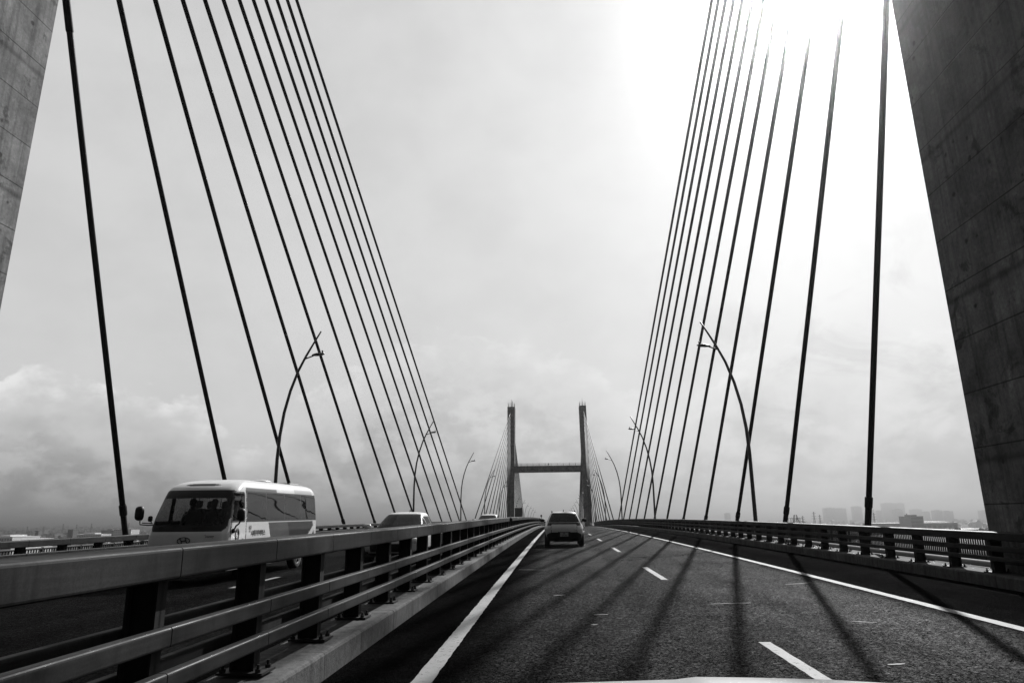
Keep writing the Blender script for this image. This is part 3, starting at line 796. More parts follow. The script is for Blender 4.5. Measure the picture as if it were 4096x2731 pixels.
def person(label, loc, rotz, reach, head_turn=0.0):
    """seated figure grown from a joint skeleton; pelvis is the root"""
    t = bpy.data.meshes.new('person'); V = []; E = []; R = []
    def a(p, r, to=None):
        V.append(p); R.append(r); i = len(V)-1
        if to is not None: E.append((to, i))
        return i
    pel = a((0, 0, .10), .15); wa = a((0, -.02, .27), .135, pel); ch = a((0, -.03, .45), .155, wa); nb = a((0, -.02, .58), .075, ch)
    nk = a((0, .0, .66), .052, nb); hd0 = a((0, .015, .73), .078, nk); hd1 = a((0, .01, .81), .092, hd0); a((0, 0, .87), .07, hd1)
    no = a((0, .10, .765), .014, hd0)
    for s_ in (-1, 1):
        sh = a((s_*.19, -.03, .52), .066, ch); el = a((s_*.25, .14 if reach else .05, .33 if reach else .26), .046, sh)
        wr = a((s_*.17, .40 if reach else .28, .40 if reach else .19), .03, el); pm = a((s_*.165, .455 if reach else .34, .42 if reach else .185), .032, wr)
        for j, (dx, ln) in enumerate(((-.03, .07), (-.01, .08), (.01, .075), (.03, .06))):
            b1 = a((V[pm][0]+dx, V[pm][1]+.04, V[pm][2]+.012), .009, pm)
            b2 = a((V[pm][0]+dx*1.1, V[pm][1]+.04+ln*.5, V[pm][2]+.004), .008, b1); a((V[pm][0]+dx*1.1, V[pm][1]+.035+ln*.7, V[pm][2]-.03), .007, b2)
        th1 = a((V[pm][0]-s_*.04, V[pm][1]+.0, V[pm][2]+.015), .010, pm); a((V[pm][0]-s_*.05, V[pm][1]+.045, V[pm][2]+.01), .008, th1)
        hp = a((s_*.10, .06, .08), .10, pel); kn = a((s_*.13, .48, .12), .065, hp); an = a((s_*.13, .5, -.30), .04, kn); a((s_*.13, .63, -.345), .035, an)
    t.from_pydata(V, E, [])
    o = bpy.data.objects.new('person', t); C.objects.link(o); t.materials.append(M['shirt'])
    o.modifiers.new('skin', 'SKIN'); o.modifiers.new('sub', 'SUBSURF').levels = 1; o.modifiers['sub'].render_levels = 2
    for i, d in enumerate(t.skin_vertices[0].data):
        d.radius = (R[i], R[i]*(.78 if i in (pel, wa, ch) else 1)); d.use_root = (i == pel)
    o.location = loc; o.rotation_euler = (0, 0, rotz)
    h = MB(); h.ball((0, -.012, .835), .093, .105, .088, 16, 10); ho = h.build('hair', 'hair', o, True)
    f = MB()
    for s_ in (-1, 1): f.ball((s_*.034, .092, .785), .013, .008, .008, 8, 6)
    f.ball((0, .088, .722), .026, .008, .008, 8, 6); f.build('face_features', 'hair', o, True)
    f = MB()
    for s_ in (-1, 1): f.ball((s_*.092, .0, .765), .012, .022, .034, 8, 6)
    f.build('ears', 'skin', o, True)
    return tag(o, label, 'person')

# ---- the bus
def build_bus():
    YB = 21.71; XB = -9.42; zb = deck(YB)+fall(XB)+.006
    t = thing('bus', 'white minibus with striped sides and a black windscreen, oncoming past the central rail', 'bus', (XB, YB, zb), pi)
    slope = (deck(YB+3)-deck(YB-3))/6; t.rotation_euler = (-math.atan(slope), 0, pi); t.scale = (1.03, 1.03, 1.0)
    kn = [(.30, 3.34, -3.38, .99), (.42, 3.42, -3.44, 1.025), (.9, 3.45, -3.45, 1.035), (1.18, 3.42, -3.45, 1.035), (1.32, 3.37, -3.45, 1.03), (1.5, 3.29, -3.44, 1.025),
          (2.0, 3.04, -3.41, .985), (2.30, 2.86, -3.38, .955), (2.42, 2.72, -3.34, .92), (2.52, 2.50, -3.27, .85), (2.60, 2.10, -3.15, .72), (2.65, 1.5, -2.9, .52), (2.67, .9, -2.4, .3), (2.675, .3, -1.5, .1)]
    def cl(x, y, z, nx, ny, nz):
        L = np.full(x.shape, 'body', dtype='<U14')
        left = (x < 0) & (np.abs(nx) > .6); sidem = np.abs(nx) > .6
        # livery on the flanks: slanted bands
        u = y-(z-1.2)*.42
        flank = sidem & (z < 1.47)
        L[flank & (u < .72) & (u > -.75)] = 'grey'
        L[flank & (u <= -.75) & (u > -3.0)] = 'dark'
        L[flank & (u <= -2.45) & (u > -2.62) & (z > .95) & (z < 1.12)] = 'light'
        L[flank & (np.abs(y-(-3.12+(1.34-z)*1.5)) < .13+.22*np.maximum(1.34-z, 0)) & (z < 1.36) & (z > .6)] = 'swoosh'
        L[(z > 2.31) & (z < 2.40) & (np.abs(nx) > .45) & (y < 2.3) & (y > .15)] = 'grey'
        L[(z > 2.31) & (z < 2.52) & (np.abs(nx) > .3) & (y < -1.3) & (y > -2.9)] = 'light'
        # arches
        for yc in (2.05, -1.75):
            L[sidem & (np.hypot(y-yc, z-.38) < .47)] = ''
        # front
        fr = (ny > .33) & (y > 2.2)
        wsx = .985-.035*(z-1.28)
        ws = (ny > .25) & (y > 2.3) & rbox(x, z, -.965, .965, 1.27, 2.33, .16)
        L[ws] = 'wsrim'
        L[(ny > .25) & (y > 2.3) & rbox(x, z, -.90, .90, 1.44, 2.11, .08)] = 'ws'
        L[(ny > .15) & (y > 1.9) & (((x/.46)**2+((z-2.465)/.038)**2) < 1)] = 'vent'
        L[fr & (np.abs(x) < .52) & (z > .62) & (z < .80)] = 'grille'
        L[fr & (np.abs(np.abs(x)-.76) < .15) & (z > .62) & (z < .82)] = 'lamp'
        L[fr & (z < .50)] = 'bumper'
        # side windows
        for (y0, y1, nm) in ((2.22, .98, 'win1'), (.94, -.38, 'win2'), (-.42, -1.78, 'win3'), (-1.82, -3.22, 'win4')):
            L[sidem & (z > 1.49) & (z < 2.33) & (y < y0+.06) & (y > y1-.06)] = 'winrim'
        for (y0, y1, nm) in ((2.22, .98, 'win1'), (.94, -.38, 'win2'), (-.42, -1.78, 'win3'), (-1.82, -3.22, 'win4')):
            for sd_, ss in ((x < 0, 'a'), (x > 0, 'b')):
                L[sidem & sd_ & rbox(y, z, y1, y0, 1.53, 2.29, .04)] = nm+ss
        # driver's door window, front edge leaning with the pillar
        lead = 3.12-(z-1.5)*.36
        dw = (np.abs(nx) > .5) & rbox(y, z, 2.42, 3.4, 1.53, 2.24, .06) & (y < lead)
        dr = (np.abs(nx) > .5) & rbox(y, z, 2.37, 3.5, 1.48, 2.29, .08) & (y < lead+.05)
        L[dr & (x < 0)] = 'doorrim'; L[dw & (x < 0)] = 'doorglass'
        L[dr & (x > 0)] = 'doorrim'; L[dw & (x > 0)] = 'doorglassb'
        # door shut lines
        seam = (np.abs(nx) > .5) & (z > .55) & (z < 2.35) & ((np.abs(y-2.31) < .018) | (np.abs(y-(3.20-np.maximum(z-1.3, 0)*.34)) < .018))
        L[seam & (L == 'body')] = 'seam'
        # rear
        L[(ny < -.6) & rbox(x, z, -.8, .8, 1.45, 2.25, .1)] = 'rearglass'
        L[(ny < -.6) & (np.abs(np.abs(x)-.9) < .08) & (z > .7) & (z < 1.1)] = 'rearlamp'
        return L
    spec = {'body': ('white', 'body'), 'grey': ('grey', 'livery_band'), 'dark': ('dark', 'livery_band'), 'light': ('light', 'livery_band'), 'swoosh': ('white', 'livery_band'), 'wsrim': ('plastic', 'windscreen_surround'),
            'ws': ('glass', 'windscreen'), 'vent': ('plastic', 'roof_vent'), 'grille': ('plastic', 'grille'), 'lamp': ('lens', 'headlight'), 'bumper': ('plastic', 'bumper'),
            'winrim': ('plastic', 'window_surround'), 'doorrim': ('plastic', 'door_window_surround'), 'doorglass': ('glass', 'door_window'), 'doorglassb': ('sideglass', 'door_window'),
            'seam': ('plastic', 'door_seam'), 'rearglass': ('tint', 'rear_window'), 'rearlamp': ('tail', 'tail_lamp')}
    for i in range(1, 5):
        for c in 'ab': spec[f'win{i}{c}'] = ('tint' if c == 'a' else 'sideglass', 'window')
    parts = skin([(z, f+.15, r, w) for z, f, r, w in kn], .026, 7.0, (.20, .05), cl, t, spec, rad=.20)
    m = MB(); m.box(-1.0, 1.0, -3.3, 3.2, .42, .46); m.box(-.95, .95, -3.25, 2.2, .80, .83); m.build('floor', 'trim', t)
    m = MB(); m.ring_stack([[(x, y, z) for x in (-.93, .93)] + [(x, y2, z2) for x, y2, z2 in ((.93, y-.5, z-.06), (-.93, y-.5, z-.06))] for y, z in ((3.02, 1.0), (2.98, 1.40))]); m.build('dashboard', 'trim', t)
    for x in (-.88, .88):
        for y in (2.05, -1.75): wheel(t, x, y, .385, .22, 1 if x > 0 else -1)
    # mirrors
    m = MB(); zc = 1.75
    def mirror(cx, cy, cz, w, h, d, nm):
        q = MB(); rr = []
        for u, kx in ((-d, .55), (-d*.7, .9), (0, 1.0), (d*.2, .94)):
            rr.append([(cx+w*kx*np.sign(cos(a))*abs(cos(a))**.6, cy-u, cz+h*kx*np.sign(sin(a))*abs(sin(a))**.6) for a in np.linspace(0, 2*pi, 20, endpoint=False)])
        q.ring_stack(rr); return q.build(nm, 'plastic', t, True)
    a1 = mirror(1.30, 3.30, 1.74, .105, .185, .10, 'mirror')
    q = MB(); q.tube([(1.28, 3.30, 1.55), (1.27, 3.30, 1.46), (1.1, 3.22, 1.44), (.95, 3.18, 1.45)], .016, 8); q.tube([(1.22, 3.3, 1.50), (1.0, 3.2, 1.485)], .013, 8); q.build('mirror_arm', 'plastic', a1)
    a2 = mirror(1.08, 3.18, 1.60, .055, .075, .05, 'mirror')
    q = MB(); q.tube([(1.07, 3.2, 1.56), (1.03, 3.2, 1.50)], .012, 8); q.build('mirror_arm', 'plastic', a2)
    a3 = mirror(-1.19, 3.0, 1.68, .095, .165, .10, 'mirror')
    q = MB(); q.tube([(-1.17, 3.0, 1.52), (-1.14, 3.02, 1.45), (-1.10, 3.08, 1.40), (-1.07, 3.10, 1.31)], .02, 8); q.ball((-1.05, 3.10, 1.28), .05, .06, .065); q.build('mirror_arm', 'plastic', a3, True)
    # wipers
    for x0 in (.75, -.15):
        q = MB(); q.tube([(x0, 3.50-.10*abs(x0), 1.35), (x0-.25, 3.525, 1.42), (x0-.55, 3.47, 1.44)], .011, 6); q.build('wiper', 'plastic', t)
    # roof hatch and rear roof unit
    q = MB(); q.ball((-.15, -.55, 2.68), .30, .42, .07, 20, 8); q.build('roof_hatch', 'white', t, True)
    q = MB(); q.ring_stack([[(x*k, -2.4+y*k2, z) for x, y in ((-.55, -.5), (.55, -.5), (.55, .5), (-.55, .5))] for z, k, k2 in ((2.55, 1, 1), (2.66, 1, .95), (2.70, .9, .8))]); q.build('roof_unit', 'plastic', t)
    # door handle, emblem, seal, lettering
    q = MB(); q.ball((-1.035, 2.47, 1.02), .03, .085, .062, 16, 8); q.build('door_handle', 'plastic', t, True)
    fy = 3.595
    q = MB(); ring = [(.155*cos(a)-.05, fy+.012, 1.055+.083*sin(a)) for a in np.linspace(0, 2*pi, 33)]; q.tube(ring, .011, 6)
    for (p0, p1, p2) in (((-.04, 0, -.065), (-.06, 0, 0), (-.10, 0, .06)), ((.10, 0, -.06), (.06, 0, 0), (.04, 0, .065)), ((-.06, 0, -.004), (0, 0, .0), (.06, 0, .006))):
        q.tube([(-.05-p0[0], fy+.012, 1.055+p0[2]), (-.05-p1[0], fy+.012, 1.055+p1[2]), (-.05-p2[0], fy+.012, 1.055+p2[2])], .012, 6)
    q.build('emblem', 'steel', t)
    sx = -1.040
    q = MB()
    for rr in (.145, .115): q.tube([(sx, 2.83+rr*.75*cos(a), 1.17+rr*1.15*sin(a)) for a in np.linspace(0, 2*pi, 33)], .007, 6)
    q.tube([(sx, 2.83+.05*cos(a), 1.22+.05*sin(a)) for a in np.linspace(.4, 4.4, 12)], .008, 6)
    q.tube([(sx, 2.78, 1.13), (sx, 2.88, 1.13)], .009, 6); q.tube([(sx, 2.78, 1.09), (sx, 2.88, 1.09)], .009, 6)
    q.build('door_seal', 'grey', t)
    # the flank facing the central rail reads from the front of the bus to its rear
    lx = -1.0385
    text_mesh('lettering', '한', .20, 'ink', t, frame_mat((lx, 2.06, 1.30), (0, -1, 0), (0, 0, 1)), bold=-.002)
    text_mesh('lettering', '사', .17, 'ink', t, frame_mat((lx, 1.93, 1.17), (0, -1, 0), (0, 0, 1)))
    text_mesh('lettering', '제주투어버스', .165, 'ink', t, frame_mat((lx, 1.46, 1.18), (0, -1, 0), (0, 0, 1)), bold=.006, sx=.92)
    text_mesh('badge', 'County', .10, 'ink', t, frame_mat((-.62, 3.53, 1.16), (-1, .14, 0), (0, 0, 1)), .3)
    # flowery decal inside the windscreen
    q = MB()
    for k in range(7):
        a0 = 2*pi*k/7; c = (.22+.085*cos(a0), 1.80+.085*sin(a0)*1.15)
        q.tube([(c[0]+.06*cos(a), 3.47-(c[1]-1.35)*.5, c[1]+.055*sin(a)) for a in np.linspace(0, 2*pi, 14)], .004, 5)
    q.build('windscreen_decal', 'light', t)
    # steering wheel and seats
    q = MB(); q.tube([(-.45+.2*cos(a), 2.62-.09*sin(a), 1.48+.17*sin(a)) for a in np.linspace(0, 2*pi, 25)], .014, 6); q.tube([(-.45, 2.8, 1.25), (-.45, 2.62, 1.48)], .03, 8); q.build('steering_wheel', 'trim', t)
    for (x, y) in ((-.45, 2.1), (.62, 2.1), (.62, 1.25), (-.62, 1.0), (.15, 1.25), (.62, .35), (-.62, .1), (-.62, -.8), (.62, -.6), (.15, -.6), (-.62, -1.7), (.62, -1.6)): seat(t, x, y, 1.18)
    R = t.matrix_basis
    def w(x, y, z):
        return (XB-x, YB-y, zb+z+slope*(-y))
    person('bus driver in a dark shirt holding the steering wheel', w(-.45, 2.1, 1.30), pi, True)
    person('passenger in the front seat of the bus beside the driver', w(.62, 2.1, 1.22), pi, False)
    person('passenger in the second row of the bus behind the windscreen decal', w(.40, 1.28, 1.22), pi, False)
    return t

# ---- cars
def build_car(label, loc, slope, rotz, paint, kn, dims, name='car', plate=None, bow=(.16, .10), cell=.03, rear=False, reflect='cartint'):
    t = thing(name, label, 'car', loc, rotz); t.rotation_euler = ((math.atan(slope) if abs(rotz) < .1 else -math.atan(slope)), 0, rotz)
    zb, zr, fy_, ry_, wa, wr_, arch = dims       # belt height, roof height, front axle, rear axle ...
    def cl(x, y, z, nx, ny, nz):
        L = np.full(x.shape, 'body', dtype='<U14'); sd = np.abs(nx) > .55
        L[z < .36] = 'cladding'
        for yc in (fy_, ry_): 
            L[sd & (np.hypot(y-yc, z-arch*.86) < arch+.05)] = 'cladding'
            L[sd & (np.hypot(y-yc, z-arch*.86) < arch)] = ''
        L[sd & (z < .42)] = 'cladding'
        # side windows between the pillars
        top = zr-.12
        wl = (np.abs(nx) > .5) & (z > zb+.02) & (z < top)
        slant_f = (z-zb)/(zr-zb)
        yfp = 1.02-.95*slant_f; yrp = -1.75+.45*slant_f
        L[wl & (y < yfp+.03) & (y > yrp-.03) & (np.abs(ny) < .55)] = 'winrim'
        for (a, b_, nm) in ((1.3, -.05, 'win1'), (-.12, -1.0, 'win2'), (-1.08, -1.9, 'win3')):
            for sg, ss in ((x < 0, 'a'), (x > 0, 'b')):
                L[wl & (z > zb+.05) & (z < top-.03) & sg & (y < np.minimum(yfp-.02, a)) & (y > np.maximum(yrp+.02, b_)) & (np.abs(ny) < .55)] = nm+ss
        # windscreen
        hw = np.interp(z, [zb-.1, zr], [wa-.10, wr_-.06])
        L[(ny > .2) & (nz > .15) & (y < 1.35) & (z > zb-.04) & (z < zr-.05) & (np.abs(x) < hw+.035) & (np.abs(nx) < .6)] = 'wsrim'
        L[(ny > .2) & (nz > .15) & (y < 1.35) & (z > zb-.01) & (z < zr-.075) & (np.abs(x) < hw) & (np.abs(nx) < .6)] = 'ws'
        # front end
        f = (ny > .45) & (y > 1.5)
        L[f & (np.abs(x) < .62) & (z > .42) & (z < .66)] = 'grille'
        L[f & (np.abs(x) > .48) & (z > .68) & (z < .82)] = 'headlight'
        # rear end
        r = (ny < -.35) & (y < -1.0)
        hr = np.interp(z, [zb+.02, zr-.03], [.775, .625])
        L[r & (z > zb+.03) & (z < zr-.055) & (np.abs(x) < hr+.02)] = 'rearrim'
        L[r & (z > zb+.055) & (z < zr-.10) & (np.abs(x) < hr-.025)] = 'rearglass'
        L[r & (z > 1.035) & (z < 1.10) & (np.abs(x) < .87)] = 'lightbar'
        L[r & (np.abs(x) > .56+np.maximum(1.05-z, 0)*.9) & (np.abs(x) < .88) & (z > .965) & (z < 1.10)] = 'tail'
        cz = np.interp(np.abs(x), [0, .66, .74, .98], [.66, .66, .62, .50])
        L[r & (z < cz)] = 'cladding'
        L[r & (z < .53) & (z > .41) & (np.abs(x) < .66-(.53-z)) & (np.abs(x) > .31)] = 'skid'
        for k in (-.625, .625): L[r & (np.abs(x-k) < .008) & (z > .66) & (z < .96)] = 'cladding'
        return L
    spec = {'body': (paint, 'body'), 'cladding': ('plastic', 'cladding'), 'winrim': ('plastic', 'window_surround'), 'wsrim': ('plastic', 'windscreen_surround'), 'ws': (reflect, 'windscreen'),
            'grille': ('plastic', 'grille'), 'headlight': ('lens', 'headlight'), 'rearrim': ('plastic', 'rear_window_surround'), 'rearglass': ('cartint', 'rear_window'),
            'lightbar': ('tail', 'light_bar'), 'tail': ('tail', 'tail_lamp'), 'skid': ('steel', 'bumper_insert')}
    for i in range(1, 4):
        for c in 'ab': spec[f'win{i}{c}'] = ('cartint', 'window')
    skin(kn, cell, 6.0, bow, cl, t, spec)
    m = MB(); m.box(-.80, .80, -2.0, 2.0, .26, .33); m.box(-.5, .5, ry_-.12, ry_+.12, .22, .30); m.tube([(-.2, -2.1, .27), (-.2, -1.4, .27)], .04, 8); m.build('underbody', 'trim', t)
    for x in (-1, 1):
        for y in (fy_, ry_): wheel(t, x*(wa-.125), y, arch*.86, .235, x)
        q = MB(); rr = []
        for u, kk in ((-.07, .5), (-.03, .95), (.03, 1.0), (.09, .8)):
            rr.append([(x*(wa+.13)+.13*kk*np.sign(cos(a))*abs(cos(a))**.7, .72+u, zb+.11+.085*kk*np.sign(sin(a))*abs(sin(a))**.7) for a in np.linspace(0, 2*pi, 18, endpoint=False)])
        q.ring_stack(rr); mo = q.build('mirror', 'plastic' if rear else paint, t, True)
        q = MB(); q.tube([(x*(wa-.04), .74, zb+.03), (x*(wa+.05), .72, zb+.06)], .025, 8); q.build('mirror_arm', 'plastic', mo)
        if not rear: seat(t, x*.37, .15, .55); continue
        q = MB(); q.tube([(x*(wr_-.02), .0, zr-.03), (x*(wr_-.02), -.15, zr+.045), (x*(wr_-.02), -1.25, zr+.045), (x*(wr_-.02), -1.42, zr-.035)], .024, 8); q.build('roof_bar', 'plastic', t, True)
        seat(t, x*.37, .15, .55); seat(t, x*.37, -.75, .55)
    q = MB(); q.ring_stack([[(-k*.035, -1.12-k*.10, z), (k*.035, -1.12-k*.10, z), (k*.012, -1.12+k*.08, z), (-k*.012, -1.12+k*.08, z)] for z, k in ((zr+.0, 1), (zr+.05, .6), (zr+.11, .25))]); q.build('antenna', 'plastic', t)
    return t
KN = [(.25, 2.05, -2.02, .86), (.36, 2.20, -2.16, .92), (.5, 2.28, -2.25, .95), (.66, 2.29, -2.29, .965), (.80, 2.22, -2.28, .97), (.90, 2.05, -2.25, .955), (.96, 1.75, -2.22, .935), (1.01, 1.30, -2.19, .90), (1.06, 1.05, -2.17, .875),
      (1.12, .92, -2.13, .85), (1.30, .55, -1.98, .765), (1.46, .20, -1.80, .675), (1.54, -.03, -1.70, .615), (1.575, -.2, -1.62, .55), (1.60, -.4, -1.5, .42), (1.612, -.6, -1.3, .25), (1.615, -.8, -1.1, .08)]
yS = 36.65; xS = .335; slp = (deck(yS+2)-deck(yS-2))/4
suv = build_car('silver white compact crossover driving ahead in our lane, seen from behind', (xS, yS, deck(yS)+.006), slp, 0, 'silver', KN, (1.08, 1.60, 1.42, -1.40, .965, .60, .43), rear=True)
suv.scale = (.965, .965, 1.0)
q = MB(); q.box(-.20, .20, -2.315, -2.298, .48, .665); pl = q.build('number_plate', 'plate', suv)
q = MB(); q.box(-.30, .30, -2.300, -2.28, .45, .69); q.build('plate_recess', 'plastic', suv)
text_mesh('plate_text', '30L', .085, 'ink', pl, frame_mat((.0, -2.3175, .618), (1, 0, 0), (0, 0, 1)), bold=.002)
text_mesh('plate_text', '277.06', .085, 'ink', pl, frame_mat((.0, -2.3175, .530), (1, 0, 0), (0, 0, 1)), bold=.002)
text_mesh('badge', 'VF 8', .055, 'ink', suv, frame_mat((.53, -2.268, .745), (1, .08, 0), (0, 0, 1)), .2)

yC = 25.7; xC = -5.42; slp = (deck(yC+2)-deck(yC-2))/4
KN2 = [(z*1.0+(.05 if z > 1.1 else 0), f-.05, r+.15, w*1.0) for z, f, r, w in KN]
c2 = build_car('white hatchback oncoming behind the bus, cable reflections on its windscreen', (xC, yC, deck(yC)+fall(xC)+.006), slp, pi, 'white', KN2, (1.08, 1.65, 1.38, -1.30, .965, .60, .41))
q = MB(); q.box(-.60, -.42, .86, .866, 1.13, 1.15); q.build('windscreen_sticker', 'light', c2)
yC = 57.2; xC = -5.35; slp = (deck(yC+2)-deck(yC-2))/4
build_car('pale car oncoming farthest away, only its roof above the central rail', (xC, yC, deck(yC)+fall(xC)+.006), slp, pi, 'white', [(z, f, r+.1, w*.98) for z, f, r, w in KN], (1.08, 1.60, 1.42, -1.32, .945, .59, .42))
build_bus()

# ---- bonnet of the car the picture was taken from
def own_car():
    t = thing('car', 'white bonnet of the camera car along the bottom of the photo', 'car', (.40, 0, 0))
    nx, ny = 60, 26
    px_ = [-.9, -.58, -.40, -.20, -.065, -.03, .13, .35, .555, .9]
    pz_ = [1.04, 1.139, 1.142, 1.1455, 1.149, 1.1555, 1.1545, 1.152, 1.145, 1.05]
    def hz(x, y):
        fr = -.55*max(0, (y-2.20)/.30)**2.2
        return float(np.interp(x, px_, pz_))+.002+fr-max(0, 2.2-y)*.03
    V = []; F = []
    for j in range(ny):
        y = 1.25+(2.55-1.25)*(j/(ny-1))**.8
        for i in range(nx):
            x = -.90+1.80*i/(nx-1); V.append((x, y-.14*(x/.9)**2*(y-1.25)/1.3, hz(x, y)))
    for j in range(ny-1):
        for i in range(nx-1): F.append((j*nx+i, j*nx+i+1, (j+1)*nx+i+1, (j+1)*nx+i))
    MB().add(V, F).build('bonnet', 'bonnet', t, True)
    m = MB(); rr = []
    for z, f, w in ((.35, 2.30, .86), (.55, 2.42, .90), (.72, 2.44, .90)):
        rr.append([(-w, 1.2, z), (w, 1.2, z), (w, f-.2, z), (w*.5, f, z), (-w*.5, f, z), (-w, f-.2, z)])
    m.ring_stack(rr); m.build('front_body', 'white', t)
    for s_ in (-1, 1):
        q = MB(); q.ball((s_*.66, 2.26, .78), .16, .14, .07); q.build('headlight', 'lens', t, True)
        wheel(t, s_*.80, 1.62, .34, .22, s_)
own_car()

# ------------------------------------------------------------------ land below and beyond
ZG = -50.0
def mat_land():
    m, k, b = new_mat('land')
    tc = k.n('ShaderNodeTexCoord').outputs['Object']
    f = k.noise(tc, .004, 8, .62, .4); f2 = k.noise(tc, .03, 6, .7)
    fields = k.n('ShaderNodeTexVoronoi', {'Vector': tc, 'Scale': .0045, 'Randomness': .9})
    col = k.m('MULTIPLY', k.mr(f, .35, .65, .018, .075), k.mr(f2, .3, .7, .45, 1.5))
    col = k.m('MULTIPLY', col, k.mr(fields.outputs['Color'], 0, 1, .6, 1.5))
    k.link(col, b.inputs['Base Color']); b.inputs['Roughness'].default_value = .95; b.inputs['Specular IOR Level'].default_value = .1
    return m
m = MB(); G = 19000; n = 24; V = []; F = []
for j in range(n+1):
    for i in range(n+1): V.append((-G+2*G*i/n, -3000+(G+3000)*j/n, ZG))
for j in range(n):
    for i in range(n): F.append((j*(n+1)+i, j*(n+1)+i+1, (j+1)*(n+1)+i+1, (j+1)*(n+1)+i))
m.add(V, F); tag(m.build('ground', mat_land()), kind='structure')

def building(label, px0, px1, ptop, Y, mat, floors=6, depth=None, group=None, cat='building', name='building', roofmat='roof', bays=8, crown=True, pale=None):
    a = at(px0, ptop, Y); b_ = at(px1, ptop, Y); zt = (a.z+b_.z)/2; w = b_.x-a.x; d = depth or max(12, min(w, 60)); H = zt-ZG
    t = thing(name, label, cat, ((a.x+b_.x)/2, Y+d/2, ZG), 0, group)
    q = MB(); q.box(-w/2, w/2, -d/2, d/2, 0, H); q.build('wall', mat, t)
    q = MB(); q.box(-w/2-.4, w/2+.4, -d/2-.4, d/2+.4, H, H+1.0)
    if crown: q.box(-w*.22, w*.2, -d*.3, d*.3, H+1.0, H+3.6)
    q.build('roof', roofmat, t)
    if bays:
        bw = w/bays; fh = H/floors; first = None
        for f in range(floors):
            for i in range(bays):
                x = -w/2+bw*(i+.5); z = fh*(f+.35)
                if z+fh < H-75: continue          # hidden behind the bridge rails
                if first is None:
                    q = MB(); q.box(-bw*.3, bw*.3, -.25, .05, 0, fh*.42); first = q.build('window', 'pane', t); o = first
                else: o = first.copy(); C.objects.link(o); o.parent = t
                o.location = (x, -d/2, z)
    return t

# hazy skyline to the right of the road
YD = 6000
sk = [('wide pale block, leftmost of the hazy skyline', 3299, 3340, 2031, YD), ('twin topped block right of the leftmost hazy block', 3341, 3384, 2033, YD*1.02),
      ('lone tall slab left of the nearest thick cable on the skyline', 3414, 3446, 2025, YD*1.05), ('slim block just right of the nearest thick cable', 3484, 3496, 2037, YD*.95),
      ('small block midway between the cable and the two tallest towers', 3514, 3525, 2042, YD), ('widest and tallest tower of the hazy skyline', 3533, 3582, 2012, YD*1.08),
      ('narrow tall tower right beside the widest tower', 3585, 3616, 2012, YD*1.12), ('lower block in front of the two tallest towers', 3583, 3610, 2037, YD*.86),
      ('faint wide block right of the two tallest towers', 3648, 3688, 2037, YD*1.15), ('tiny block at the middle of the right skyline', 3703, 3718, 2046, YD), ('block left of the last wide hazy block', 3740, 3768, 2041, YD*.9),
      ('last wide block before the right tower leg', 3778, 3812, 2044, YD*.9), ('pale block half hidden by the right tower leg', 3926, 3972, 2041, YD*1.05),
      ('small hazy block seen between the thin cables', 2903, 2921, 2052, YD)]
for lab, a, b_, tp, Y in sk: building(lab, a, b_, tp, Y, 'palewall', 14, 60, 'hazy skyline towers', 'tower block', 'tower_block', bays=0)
building('square office block rising from a long shed, nearest on the right', 3642, 3692, 2066, 1350, 'wall', 8, 45, None, 'office', 'office_block', bays=9)
building('long low shed with flat roof behind the office block', 3500, 3830, 2092, 1500, 'wall', 2, 60, None, 'shed', 'warehouse', 'paleroof', bays=16, crown=False)
building('second long shed with bright roof, right of the office block', 3706, 3815, 2086, 1750, 'wall', 2, 80, None, 'shed', 'warehouse', 'paleroof', bays=14, crown=False)
building('low pale shed showing over the rail near the right tower leg', 3850, 3960, 2118, 900, 'wall', 2, 40, None, 'shed', 'warehouse', 'paleroof', bays=10, crown=False)
# left bank
building('dark square chimney block standing alone on the left bank', 272, 293, 2118, 1500, 'darkwall', 9, 14, None, 'tower', 'tower_block', bays=0, crown=False)
building('white slatted apartment block behind the first left cable', 455, 525, 2117, 1900, 'palewall', 8, 40, None, 'apartments', 'apartment_block', bays=9)
building('dark factory hall left of the white slatted block', 405, 455, 2121, 1950, 'darkwall', 4, 60, None, 'factory', 'factory_hall', bays=6)
building('long white low block between chimney and factory hall', 293, 405, 2137, 1700, 'palewall', 3, 40, None, 'factory', 'factory_hall', 'paleroof', bays=16)
building('pale long shed at the left edge of the photo', 40, 125, 2157, 1300, 'palewall', 2, 60, None, 'shed', 'warehouse', 'paleroof', bays=14, crown=False)
building('pale domed hall at the far left edge', -60, 50, 2148, 1250, 'palewall', 3, 70, None, 'hall', 'hall', 'paleroof', bays=10)
# dark kiln cone beside the left sheds
P = at(150, 2122, 1450); t = thing('kiln', 'dark tapering kiln tower left of the square chimney block', 'tower', (P.x, P.y, ZG))
q = MB(); H = P.z-ZG
q.ring_stack([[(r_*cos(a), r_*sin(a), z) for a in np.linspace(0, 2*pi, 12, endpoint=False)] for z, r_ in ((0, 11), (H*.5, 7), (H*.8, 4.0), (H*.97, 2.6))]); q.build('shaft', 'darkwall', t)
q = MB(); q.box(-3.2, 3.2, -3.2, 3.2, H*.97, H); q.build('cap', 'darkwall', t)

